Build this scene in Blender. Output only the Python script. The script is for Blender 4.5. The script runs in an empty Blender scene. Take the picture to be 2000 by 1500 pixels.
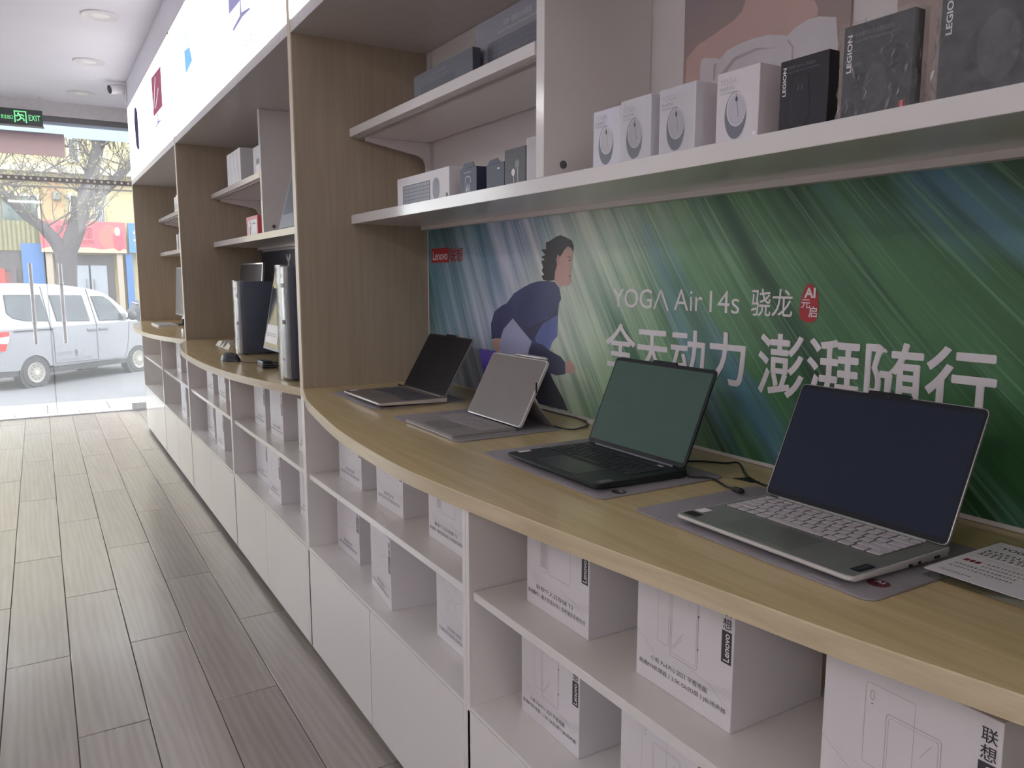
import bpy, bmesh, math, random
from mathutils import Vector, Matrix

# ------------------------------------------------------------------ scene, camera, light
SC = bpy.context.scene
COL = SC.collection
random.seed(7)

cam_d = bpy.data.cameras.new('camera')
cam_d.sensor_fit = 'HORIZONTAL'
cam_d.sensor_width = 36.0
cam_d.lens = 1527.534 / 2000.0 * 36.0
cam_d.clip_start = 0.02
cam_d.clip_end = 300
cam = bpy.data.objects.new('camera', cam_d)
COL.objects.link(cam)
cam.location = (0.0, 0.0, 1.30)
_yaw, _pit, _rol = 0.541888818, 0.135801185, -0.000234157
cam.rotation_euler = (Matrix.Rotation(-_yaw, 3, 'Z') @ Matrix.Rotation(math.pi / 2 - _pit, 3, 'X') @ Matrix.Rotation(_rol, 3, 'Z')).to_euler()
SC.camera = cam

world = bpy.data.worlds.new('overcast_sky')
SC.world = world
world.use_nodes = True
_bg = world.node_tree.nodes['Background']
_bg.inputs[0].default_value = (0.93, 0.965, 1.0, 1)
_bg.inputs[1].default_value = 5.2

sun_d = bpy.data.lights.new('hazy_sun', 'SUN')
sun_d.energy = 1.6
sun_d.angle = math.radians(25)
sun_d.color = (1.0, 0.97, 0.94)
sun = bpy.data.objects.new('hazy_sun', sun_d)
COL.objects.link(sun)
sun.rotation_euler = (math.radians(42), 0, math.radians(-20))

vs = SC.view_settings
vs.view_transform = 'Standard'
vs.look = 'None'
vs.gamma = 1.0
vs.use_curve_mapping = False
vs.exposure = 0.40
SC.cycles.use_denoising = True
SC.cycles.max_bounces = 12
SC.cycles.diffuse_bounces = 8
SC.cycles.transparent_max_bounces = 24
SC.cycles.sample_clamp_indirect = 8.0
SC.cycles.caustics_reflective = False
SC.cycles.caustics_refractive = False

DATA = {'hair': [(1.7444, 1.4066), (1.7253, 1.4093), (1.7002, 1.4029), (1.6755, 1.3932), (1.6662, 1.379), (1.6659, 1.3634), (1.6752, 1.3741), (1.6906, 1.3798), (1.7059, 1.3715), (1.7183, 1.3595), (1.7277, 1.3526), (1.7373, 1.36), (1.7436, 1.3458), (1.7401, 1.3314), (1.7496, 1.3135), (1.7526, 1.2917), (1.7822, 1.2898), (1.8058, 1.2916), (1.8161, 1.3027), (1.8025, 1.3064), (1.8142, 1.3175), (1.8075, 1.3267), (1.8165, 1.3434), (1.7996, 1.3468), (1.818, 1.3546), (1.7963, 1.3596), (1.8181, 1.3749), (1.7931, 1.3748), (1.7953, 1.3924), (1.7735, 1.397)],
 'face': [(1.6906, 1.3798), (1.6752, 1.3723), (1.6701, 1.36), (1.6686, 1.3461), (1.6727, 1.3375), (1.6757, 1.3305), (1.6706, 1.3217), (1.6767, 1.3183), (1.6747, 1.3113), (1.6783, 1.3067), (1.6739, 1.2973), (1.6797, 1.2832), (1.692, 1.2767), (1.7076, 1.2794), (1.7234, 1.2739), (1.7428, 1.2863), (1.7526, 1.2917), (1.7496, 1.3135), (1.7401, 1.3314), (1.7436, 1.3458), (1.7373, 1.36), (1.7277, 1.3526), (1.7183, 1.3595), (1.7059, 1.3715)],
 'eye': [(1.6881, 1.344), (1.6777, 1.3452), (1.6783, 1.3421), (1.6856, 1.3412)],
 'brow': [(1.6944, 1.3533), (1.676, 1.3515), (1.676, 1.3497), (1.6932, 1.3512)],
 'lips': [(1.6887, 1.3043), (1.6777, 1.305), (1.6752, 1.3018), (1.6812, 1.299)],
 'ear_shape': [(1.7411, 1.3529), (1.7322, 1.3556), (1.7269, 1.3472), (1.7318, 1.333), (1.7395, 1.3314)],
 'jacket': [(1.8229, 1.2896), (1.7822, 1.2898), (1.7493, 1.2863), (1.7297, 1.272), (1.7197, 1.2434), (1.7304, 1.2305), (1.7352, 1.2049), (1.7376, 1.1426), (1.7604, 1.1263), (1.7768, 1.1026), (1.78, 1.0836), (1.8855, 1.0803), (1.8639, 1.119), (1.9686, 1.1799), (2.0241, 1.1447), (2.0405, 1.1149), (2.0949, 1.1112), (2.0988, 1.1573), (2.0774, 1.1958), (2.032, 1.2158), (2.0039, 1.2227), (1.9609, 1.2536), (1.9083, 1.2719), (1.8649, 1.2838)],
 'jacket_front': [(1.7366, 1.2121), (1.7376, 1.1426), (1.7604, 1.1263), (1.7768, 1.1026), (1.8041, 1.1081), (1.8425, 1.1205), (1.8484, 1.1546), (1.8082, 1.1814)],
 'jacket_fold': [(1.9609, 1.1802), (1.8786, 1.1568), (1.7878, 1.1879), (1.7322, 1.2195), (1.7352, 1.2012), (1.8081, 1.172), (1.8568, 1.1234), (1.8712, 1.1263)],
 'held_laptop': [(1.9686, 1.1779), (1.8639, 1.119), (1.8928, 1.0797), (2.0407, 1.0714), (2.0448, 1.0897), (2.0364, 1.1193), (2.0161, 1.1492)],
 'near_hand': [(2.0779, 1.1145), (2.0446, 1.1167), (2.0448, 1.0835), (2.0531, 1.0724), (2.0782, 1.083), (2.0908, 1.0989)],
 'sleeve': [(1.8567, 1.1156), (1.8076, 1.1154), (1.7734, 1.101), (1.7207, 1.0887), (1.7001, 1.0759), (1.6977, 1.044), (1.7395, 1.0362), (1.7727, 1.039), (1.807, 1.0507), (1.8636, 1.0685), (1.8782, 1.0946)],
 'fist': [(1.6982, 1.0761), (1.6701, 1.0823), (1.6651, 1.0755), (1.6577, 1.0727), (1.6513, 1.0607), (1.6633, 1.0469), (1.682, 1.0467), (1.6977, 1.0487)],
 'trousers': [(1.8709, 1.0815), (1.7833, 1.0795), (1.7762, 1.05), (1.7626, 1.0288), (1.7391, 1.0052), (1.7062, 0.9759), (1.6835, 0.9465), (1.7383, 0.946), (1.827, 0.9461), (1.8851, 0.9956), (1.8927, 1.0541)],
 'p_skin': [(1.2739, 1.6766), (1.2701, 1.7495), (1.2393, 1.7691), (1.2035, 1.7761), (1.1709, 1.7846), (1.1429, 1.7912), (1.1228, 1.8032), (1.1153, 1.8207), (1.1138, 1.8569), (0.9625, 1.8108), (0.9575, 1.7758), (0.9496, 1.7602), (0.9502, 1.7481), (0.9671, 1.7469), (0.9957, 1.7407), (1.013, 1.7307), (1.0193, 1.6284)],
 'p_dress': [(1.229, 1.6681), (1.2306, 1.7219), (1.2275, 1.7385), (1.2168, 1.7387), (1.1865, 1.7318), (1.1772, 1.7271), (1.1579, 1.7394), (1.1266, 1.7445), (1.0896, 1.7454), (1.0571, 1.7434), (1.0286, 1.7362), (1.013, 1.7307), (0.9957, 1.7407), (0.9671, 1.7469), (0.9473, 1.7462), (0.9113, 1.7354), (0.9043, 1.6886), (0.9139, 1.6084)],
 'p_fold1': [(1.1774, 1.6948), (1.1394, 1.7224), (1.082, 1.7264), (1.0367, 1.7157), (1.0785, 1.7219), (1.1338, 1.7161), (1.1681, 1.6903)],
 'p_fold2': [(1.0096, 1.7233), (0.9967, 1.7085), (0.9969, 1.6852), (1.0014, 1.6862), (1.0008, 1.7072), (1.0125, 1.7217)],
 'p_fold3': [(1.1933, 1.719), (1.1843, 1.7235), (1.1875, 1.6891), (1.1927, 1.6901)],
 'b_phone': [(6.7857, 2.5732), (6.6811, 2.5659), (6.6073, 2.5124), (6.6198, 2.2558), (6.7232, 2.2585), (6.802, 2.3072), (6.8345, 2.4947)],
 'b_mon1': [(5.7451, 2.5785), (5.3078, 2.5589), (5.3196, 2.3297), (5.7331, 2.3362)],
 'b_mon1s': [(5.5707, 2.3277), (5.5337, 2.3276), (5.5325, 2.2776), (5.3735, 2.2607), (5.5152, 2.2623), (5.6433, 2.2544), (5.6656, 2.2611), (5.5724, 2.2716)],
 'b_blue': [(4.5204, 2.5556), (4.306, 2.5229), (4.294, 2.3779), (4.2279, 2.3509), (4.4368, 2.3279), (4.4938, 2.3982)],
 'b_blue2': [(4.4451, 2.4422), (4.293, 2.4259), (4.2417, 2.354), (4.4351, 2.3326)],
 'b_mon2': [(3.3832, 2.4062), (3.3812, 2.3327), (3.1885, 2.328), (3.1932, 2.3874), (3.3657, 2.4391)],
 'b_mon2s': [(3.1878, 2.3314), (3.1714, 2.3267), (3.172, 2.2833), (3.0349, 2.2635), (3.0362, 2.2568), (3.159, 2.2635), (3.3139, 2.2519), (3.3301, 2.2636), (3.1989, 2.2797)],
 'van_org': (-0.1638, 17.4621, -0.8),
 'van_ang': 0.7312340059327302,
 'v_roof': [(-0.727, 1.809), (-0.665, 1.944), (-0.56, 1.988), (-0.173, 1.992), (0.234, 1.982), (0.662, 1.964), (0.989, 1.936), (1.424, 1.88), (1.748, 1.818), (1.945, 1.743), (2.092, 1.645), (2.274, 1.499), (2.441, 1.347), (2.559, 1.222), (2.72, 1.136), (2.844, 1.033)],
 'v_w1': [(-0.443, 1.757), (0.309, 1.745), (0.406, 1.261), (-0.107, 1.288), (-0.34, 1.347), (-0.448, 1.445)],
 'v_w2': [(0.529, 1.735), (1.297, 1.717), (1.396, 1.216), (0.61, 1.25)],
 'v_w3': [(1.538, 1.699), (1.854, 1.686), (2.002, 1.607), (2.163, 1.448), (2.304, 1.229), (2.265, 1.195), (1.659, 1.208)],
 'v_pts': [(0.038, 0.27), (2.679, 0.236), (0.064, 0.553), (0.011, -0.015), (-0.364, 1.102), (0.52, 1.081), (1.315, 1.031), (1.542, 1.016), (1.615, 1.012), (1.839, 1.016), (1.004, 0.588), (-0.645, 1.121), (-0.467, 1.109), (-0.466, 0.992), (-0.58, 0.745), (-0.68, 0.754), (2.436, 1.292), (0.502, 0.421), (2.355, 0.367), (0.444, 1.197), (0.502, 0.421), (1.569, 1.133), (1.552, 0.392), (1.698, 0.512), (0.563, 0.591), (1.429, 0.497)],
 'f_sign': [(0.19, 3.11), (2.65, 2.1)],
 'f_bsign': [(2.73, 3.1), (3.53, 2.12)],
 'f_win_a': [(1.12, 5.81), (1.49, 5.03)],
 'f_win_b': [(-1.35, 3.94), (0.24, 3.0)],
 'f_win_c': [(1.06, 4.02), (1.41, 3.14)],
 'f_win_d': [(1.8, 3.72), (2.09, 3.08)],
 'f_ac': [(0.62, 4.01), (0.82, 3.78)],
 'f_lat': [(-1.67, 3.09), (0.11, 2.15)],
 'f_pilA': [(0.29, 2.07), (0.48, 0.66)],
 'f_door': [(0.57, 2.04), (2.26, 0.55)],
 'f_doorg': [(1.02, 1.69), (2.04, 0.64)],
 'f_pilB': [(2.35, 2.07), (2.52, 0.54)],
 'f_blcol': [(2.62, 2.07), (2.83, 0.54)],
 'f_blwall': [(-0.37, 2.38), (0.24, 0.99)],
 'f_shop': [(-1.48, 2.12), (-0.4, 1.0)],
 'f_orange': [(0.33, 4.35), (0.98, 3.13)],
 'f_ledge': [(-1.82, 4.53), (3.68, 4.73)],
 'f_win_e': [(-1.47, 5.67), (-0.81, 4.83)],
 't_trunk': [(0.51, -1.03, 0.3), (0.57, 0.02, 0.27), (0.64, 1.06, 0.24), (0.67, 1.58, 0.24), (0.67, 1.96, 0.26)],
 't_left': [(0.62, 1.9, 0.2), (0.46, 2.21, 0.16), (0.23, 2.52, 0.14), (-0.13, 2.82, 0.12), (-0.47, 3.23, 0.1), (-0.81, 3.51, 0.08)],
 't_right': [(0.72, 1.94, 0.22), (0.93, 2.48, 0.22), (1.1, 2.99, 0.2), (1.21, 3.32, 0.2), (1.34, 3.77, 0.17), (1.46, 4.16, 0.16), (1.55, 4.54, 0.14), (1.61, 5.05, 0.13), (1.68, 5.56, 0.1)],
 't_right2': [(1.17, 3.12, 0.18), (1.53, 3.42, 0.14), (1.91, 3.78, 0.12), (2.23, 4.15, 0.1), (2.55, 4.49, 0.08)],
 'hole1': (0.958, 1.388, 1.533),
 'hole2': (0.966, 3.735, 1.529)}

# ------------------------------------------------------------------ materials
def lin(c):
    return tuple(((v / 255) / 12.92 if v / 255 <= 0.04045 else ((v / 255 + 0.055) / 1.055) ** 2.4) for v in c)

MATS = {}

def nodes_of(name):
    m = bpy.data.materials.new(name)
    m.use_nodes = True
    nt = m.node_tree
    return m, nt, nt.nodes['Principled BSDF']

def sock(node, name):
    return node.inputs[name]

def M(name, rgb, rough=0.5, metal=0.0, var=0.04, scale=30.0, bump=0.0, bscale=200.0, stretch=(1, 1, 1), emit=0.0, spec=0.5, coat=0.0):
    """plain procedural material: base colour with a faint noise variation"""
    if name in MATS:
        return MATS[name]
    m, nt, b = nodes_of(name)
    c = lin(rgb)
    tc = nt.nodes.new('ShaderNodeTexCoord')
    mp = nt.nodes.new('ShaderNodeMapping')
    mp.inputs['Scale'].default_value = stretch
    nt.links.new(tc.outputs['Object'], mp.inputs[0])
    nz = nt.nodes.new('ShaderNodeTexNoise')
    nz.inputs['Scale'].default_value = scale
    nz.inputs['Detail'].default_value = 3
    nt.links.new(mp.outputs[0], nz.inputs['Vector'])
    rp = nt.nodes.new('ShaderNodeValToRGB')
    rp.color_ramp.elements[0].position = 0.3
    rp.color_ramp.elements[1].position = 0.7
    rp.color_ramp.elements[0].color = tuple(v * (1 - var) for v in c) + (1,)
    rp.color_ramp.elements[1].color = tuple(min(1, v * (1 + var)) for v in c) + (1,)
    nt.links.new(nz.outputs['Fac'], rp.inputs[0])
    nt.links.new(rp.outputs[0], b.inputs['Base Color'])
    b.inputs['Roughness'].default_value = rough
    b.inputs['Metallic'].default_value = metal
    b.inputs['Specular IOR Level'].default_value = spec
    b.inputs['Coat Weight'].default_value = coat
    if emit:
        nt.links.new(rp.outputs[0], b.inputs['Emission Color'])
        b.inputs['Emission Strength'].default_value = emit
    if bump:
        n2 = nt.nodes.new('ShaderNodeTexNoise')
        n2.inputs['Scale'].default_value = bscale
        nt.links.new(mp.outputs[0], n2.inputs['Vector'])
        bp = nt.nodes.new('ShaderNodeBump')
        bp.inputs['Strength'].default_value = bump
        bp.inputs['Distance'].default_value = 0.01
        nt.links.new(n2.outputs['Fac'], bp.inputs['Height'])
        nt.links.new(bp.outputs[0], b.inputs['Normal'])
    MATS[name] = m
    return m

def wood(name, c0, c1, stretch, rough=0.3, rand=False, rings=0.0, bump=0.05):
    m, nt, b = nodes_of(name)
    tc = nt.nodes.new('ShaderNodeTexCoord')
    mp = nt.nodes.new('ShaderNodeMapping')
    mp.inputs['Scale'].default_value = stretch
    src = tc.outputs['Object']
    if rand:
        oi = nt.nodes.new('ShaderNodeObjectInfo')
        mu = nt.nodes.new('ShaderNodeVectorMath')
        mu.operation = 'MULTIPLY_ADD'
        mu.inputs[1].default_value = (13.0, 41.0, 7.0)
        nt.links.new(oi.outputs['Random'], mu.inputs[0])
        nt.links.new(tc.outputs['Object'], mu.inputs[2])
        src = mu.outputs[0]
    nt.links.new(src, mp.inputs[0])
    nz = nt.nodes.new('ShaderNodeTexNoise')
    nz.inputs['Scale'].default_value = 1.0
    nz.inputs['Detail'].default_value = 6
    nz.inputs['Roughness'].default_value = 0.6
    nz.inputs['Distortion'].default_value = 0.6
    nt.links.new(mp.outputs[0], nz.inputs['Vector'])
    fac = nz.outputs['Fac']
    if rings:
        wv = nt.nodes.new('ShaderNodeTexWave')
        wv.wave_type = 'RINGS'
        wv.rings_direction = 'SPHERICAL'
        wv.inputs['Scale'].default_value = 0.55
        wv.inputs['Distortion'].default_value = 9.0
        wv.inputs['Detail'].default_value = 3
        wv.inputs['Detail Scale'].default_value = 0.8
        nt.links.new(mp.outputs[0], wv.inputs['Vector'])
        mx = nt.nodes.new('ShaderNodeMix')
        mx.inputs[0].default_value = rings
        nt.links.new(nz.outputs['Fac'], mx.inputs[2])
        nt.links.new(wv.outputs['Fac'], mx.inputs[3])
        fac = mx.outputs[0]
    rp = nt.nodes.new('ShaderNodeValToRGB')
    rp.color_ramp.elements[0].position = 0.32
    rp.color_ramp.elements[1].position = 0.68
    rp.color_ramp.elements[0].color = lin(c0) + (1,)
    rp.color_ramp.elements[1].color = lin(c1) + (1,)
    nt.links.new(fac, rp.inputs[0])
    out = rp.outputs[0]
    if rand:
        hs = nt.nodes.new('ShaderNodeHueSaturation')
        ma = nt.nodes.new('ShaderNodeMapRange')
        ma.inputs['To Min'].default_value = 0.88
        ma.inputs['To Max'].default_value = 1.08
        nt.links.new(oi.outputs['Random'], ma.inputs[0])
        nt.links.new(ma.outputs[0], hs.inputs['Value'])
        nt.links.new(out, hs.inputs['Color'])
        out = hs.outputs[0]
    nt.links.new(out, b.inputs['Base Color'])
    b.inputs['Roughness'].default_value = rough
    if bump:
        bp = nt.nodes.new('ShaderNodeBump')
        bp.inputs['Strength'].default_value = bump
        bp.inputs['Distance'].default_value = 0.002
        nt.links.new(fac, bp.inputs['Height'])
        nt.links.new(bp.outputs[0], b.inputs['Normal'])
    MATS[name] = m
    return m

def glass(name, tint=(1, 1, 1), veil=0.0, gloss=1.0, rough=0.02, bump=0.0, bscale=40.0):
    """thin pane: clear + fresnel gloss + a translucent veil, for plastic film or imitated lens haze"""
    m = bpy.data.materials.new(name)
    m.use_nodes = True
    nt = m.node_tree
    nt.nodes.clear()
    out = nt.nodes.new('ShaderNodeOutputMaterial')
    tr = nt.nodes.new('ShaderNodeBsdfTransparent')
    tr.inputs[0].default_value = tuple(tint) + (1,)
    gl = nt.nodes.new('ShaderNodeBsdfGlossy')
    gl.inputs['Roughness'].default_value = rough
    # fresnel that is the same from both sides of the sheet
    lw = nt.nodes.new('ShaderNodeLayerWeight')
    lw.inputs['Blend'].default_value = 0.5
    pw = nt.nodes.new('ShaderNodeMath')
    pw.operation = 'POWER'
    pw.inputs[1].default_value = 5.0
    nt.links.new(lw.outputs['Facing'], pw.inputs[0])
    mu = nt.nodes.new('ShaderNodeMath')
    mu.operation = 'MULTIPLY_ADD'
    mu.use_clamp = True
    mu.inputs[1].default_value = 0.9 * gloss
    mu.inputs[2].default_value = 0.04 * gloss
    nt.links.new(pw.outputs[0], mu.inputs[0])
    mx = nt.nodes.new('ShaderNodeMixShader')
    nt.links.new(mu.outputs[0], mx.inputs[0])
    nt.links.new(tr.outputs[0], mx.inputs[1])
    nt.links.new(gl.outputs[0], mx.inputs[2])
    last = mx.outputs[0]
    if veil:
        tl = nt.nodes.new('ShaderNodeBsdfTranslucent')
        tl.inputs[0].default_value = (0.95, 0.95, 0.95, 1)
        m2 = nt.nodes.new('ShaderNodeMixShader')
        nz = nt.nodes.new('ShaderNodeTexNoise')
        nz.inputs['Scale'].default_value = 2.5
        mr = nt.nodes.new('ShaderNodeMapRange')
        mr.inputs['To Min'].default_value = veil * 0.7
        mr.inputs['To Max'].default_value = veil * 1.3
        nt.links.new(nz.outputs['Fac'], mr.inputs[0])
        nt.links.new(mr.outputs[0], m2.inputs[0])
        nt.links.new(last, m2.inputs[1])
        nt.links.new(tl.outputs[0], m2.inputs[2])
        last = m2.outputs[0]
    if bump:
        n2 = nt.nodes.new('ShaderNodeTexNoise')
        n2.inputs['Scale'].default_value = bscale
        n2.inputs['Detail'].default_value = 4
        n2.inputs['Distortion'].default_value = 2
        bp = nt.nodes.new('ShaderNodeBump')
        bp.inputs['Strength'].default_value = bump
        bp.inputs['Distance'].default_value = 0.004
        nt.links.new(n2.outputs['Fac'], bp.inputs['Height'])
        nt.links.new(bp.outputs[0], gl.inputs['Normal'])
    nt.links.new(last, out.inputs[0])
    MATS[name] = m
    return m

WHITE = M('white_laminate', (222, 218, 215), 0.15, var=0.012, scale=3)
WALLW = M('white_wall_panel', (222, 216, 214), 0.4, var=0.015, scale=3)
PAINT = M('ceiling_paint', (224, 222, 229), 0.8, var=0.015, scale=4)
COUNTER = wood('maple_worktop', (190, 169, 124), (205, 184, 139), (55, 2.2, 55), rough=0.2)
EDGEW = wood('maple_edge_band', (186, 170, 138), (206, 190, 158), (40, 3.0, 60), rough=0.28)
DIVIDER = wood('maple_divider', (163, 149, 129), (174, 160, 140), (60, 60, 2.2), rough=0.38)
DIVEDGE = M('maple_divider_edge', (205, 188, 165), 0.4, var=0.05, stretch=(8, 8, 1))
PLANK = wood('grey_oak_plank', (147, 140, 135), (161, 154, 148), (26, 2.2, 26), rough=0.25, rand=True, rings=0.22, bump=0.02)
PLANK.node_tree.nodes['Principled BSDF'].inputs['Specular IOR Level'].default_value = 0.75
GROUT = M('plank_joint', (98, 92, 88), 0.8)
DARKGAP = M('dark_recess', (52, 50, 50), 0.8)
STEEL = M('brushed_steel', (214, 214, 216), 0.4, 0.1, stretch=(1, 1, 0.05), var=0.1, scale=80)
ALU = M('silver_aluminium', (196, 197, 198), 0.32, 0.9, var=0.02)
BLACKP = M('black_plastic', (28, 29, 31), 0.42, var=0.05)
DARKCARD = M('graphite_card', (54, 54, 62), 0.42, var=0.03)
BLACKCARD = M('black_card', (34, 34, 40), 0.38, var=0.03)
NAVYCARD = M('navy_card', (52, 58, 82), 0.45, var=0.03)
BOXW = M('white_card', (219, 215, 217), 0.45, var=0.01, scale=8)
INK = M('dark_print_ink', (58, 54, 60), 0.5)
LINEINK = M('grey_line_print', (172, 167, 172), 0.5)
PALEINK = M('pale_grey_print', (196, 192, 196), 0.5)
GREYINK = M('mid_grey_print', (112, 110, 118), 0.5)
WHITEINK = M('white_print', (235, 230, 232), 0.5)
REDINK = M('red_print', (196, 52, 54), 0.5)
MATG = M('grey_felt_mat', (143, 138, 142), 0.75, var=0.04, scale=120, bump=0.1, bscale=600)

# ------------------------------------------------------------------ object helpers
ORG = {}

def link(o, parent=None):
    COL.objects.link(o)
    if parent is not None:
        o.parent = parent
        ORG[o] = ORG.get(parent, Vector((0, 0, 0)))
    return o

def tag(o, label, cat, group=None):
    o['label'] = label
    o['category'] = cat
    if group:
        o['group'] = group
    return o

def thing(name, label, cat, loc=(0, 0, 0), rotz=0.0, group=None, local=False):
    o = bpy.data.objects.new(name, None)
    o.empty_display_size = 0.05
    o.location = loc
    o.rotation_euler = (0, 0, rotz)
    COL.objects.link(o)
    ORG[o] = Vector((0, 0, 0)) if local else Vector(loc)
    return tag(o, label, cat, group)

class MB:
    """collects simple solids in one mesh"""
    def __init__(s):
        s.v = []
        s.f = []
    def add(s, vs, fs):
        n = len(s.v)
        s.v += [tuple(p) for p in vs]
        s.f += [tuple(i + n for i in f) for f in fs]
        return s
    def box(s, x0, x1, y0, y1, z0, z1):
        vs_ = [(x, y, z) for z in (z0, z1) for y in (y0, y1) for x in (x0, x1)]
        return s.add(vs_, [(0, 2, 3, 1), (4, 5, 7, 6), (0, 1, 5, 4), (2, 6, 7, 3), (0, 4, 6, 2), (1, 3, 7, 5)])
    def prism(s, poly, axis, a, b):
        """poly: 2-D points; axis 'x' -> (y,z), 'y' -> (x,z), 'z' -> (x,y)"""
        def P(p, t):
            return {'x': (t, p[0], p[1]), 'y': (p[0], t, p[1]), 'z': (p[0], p[1], t)}[axis]
        n = len(poly)
        vs_ = [P(p, a) for p in poly] + [P(p, b) for p in poly]
        fs = [tuple(range(n - 1, -1, -1)), tuple(range(n, 2 * n))]
        fs += [(i, (i + 1) % n, (i + 1) % n + n, i + n) for i in range(n)]
        return s.add(vs_, fs)
    def tube(s, pts, r, n=8, caps=True):
        pts = [Vector(p) for p in pts]
        rs = r if isinstance(r, (list, tuple)) else [r] * len(pts)
        base = len(s.v)
        up = None
        for i, p in enumerate(pts):
            d = (pts[min(i + 1, len(pts) - 1)] - pts[max(i - 1, 0)]).normalized()
            if up is None:
                up = d.orthogonal().normalized()
            up = (up - d * up.dot(d))
            up = up.normalized() if up.length > 1e-6 else d.orthogonal().normalized()
            w = d.cross(up)
            for k in range(n):
                a = 2 * math.pi * k / n
                s.v.append(tuple(p + (up * math.cos(a) + w * math.sin(a)) * rs[i]))
        for i in range(len(pts) - 1):
            for k in range(n):
                a, b = base + i * n + k, base + i * n + (k + 1) % n
                s.f.append((a, b, b + n, a + n))
        if caps:
            s.f.append(tuple(base + k for k in range(n - 1, -1, -1)))
            e = base + (len(pts) - 1) * n
            s.f.append(tuple(e + k for k in range(n)))
        return s
    def lathe(s, prof, origin, axis=(0, 0, 1), n=32):
        """prof: (radius, height) pairs along axis"""
        ax = Vector(axis).normalized()
        u = ax.orthogonal().normalized()
        w = ax.cross(u)
        o = Vector(origin)
        base = len(s.v)
        for (r, h_) in prof:
            for k in range(n):
                a = 2 * math.pi * k / n
                s.v.append(tuple(o + ax * h_ + (u * math.cos(a) + w * math.sin(a)) * r))
        for i in range(len(prof) - 1):
            for k in range(n):
                a, b = base + i * n + k, base + i * n + (k + 1) % n
                s.f.append((a, b, b + n, a + n))
        s.f.append(tuple(base + k for k in range(n - 1, -1, -1)))
        e = base + (len(prof) - 1) * n
        s.f.append(tuple(e + k for k in range(n)))
        return s
    def build(s, name, mat, parent=None, bevel=0.0, seg=2, smooth=False, angle=40):
        off = ORG.get(parent, Vector((0, 0, 0))) if parent is not None else Vector((0, 0, 0))
        me = bpy.data.meshes.new(name)
        me.from_pydata([(x - off.x, y - off.y, z - off.z) for x, y, z in s.v], [], s.f)
        bm = bmesh.new()
        bm.from_mesh(me)
        bmesh.ops.recalc_face_normals(bm, faces=bm.faces)
        if bevel:
            eds = [e for e in bm.edges if len(e.link_faces) == 2 and e.calc_face_angle(0) > 0.5]
            bmesh.ops.bevel(bm, geom=eds, offset=bevel, segments=seg, affect='EDGES', profile=0.5, clamp_overlap=True)
        bm.to_mesh(me)
        bm.free()
        if smooth or bevel:
            me.shade_smooth()
            me.set_sharp_from_angle(angle=math.radians(angle))
        if mat is not None:
            me.materials.append(mat)
        o = bpy.data.objects.new(name, me)
        return link(o, parent)

def bx(name, xs, ys, zs, mat, parent=None, bevel=0.0, seg=2):
    return MB().box(xs[0], xs[1], ys[0], ys[1], zs[0], zs[1]).build(name, mat, parent, bevel, seg)

def struct(o):
    o['kind'] = 'structure'
    return o

def group_of(parent):
    return parent

_TXT = {}

def text_data(body, off=0.0):
    k = (body, off)
    if k not in _TXT:
        cu = bpy.data.curves.new('lettering', 'FONT')
        cu.body = body
        cu.size = 1.0
        cu.offset = off
        cu.resolution_u = 4
        ob = bpy.data.objects.new('lettering', cu)
        me = bpy.data.meshes.new_from_object(ob)
        vs_ = [v.co.copy() for v in me.vertices]
        fs = [tuple(p.vertices) for p in me.polygons]
        bpy.data.objects.remove(ob)
        bpy.data.curves.remove(cu)
        bpy.data.meshes.remove(me)
        x0, x1 = min(v.x for v in vs_), max(v.x for v in vs_)
        y0, y1 = min(v.y for v in vs_), max(v.y for v in vs_)
        _TXT[k] = ([((v.x - x0) / (x1 - x0), (v.y - y0) / (y1 - y0)) for v in vs_], fs, (x1 - x0) / (y1 - y0))
    return _TXT[k]

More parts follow.
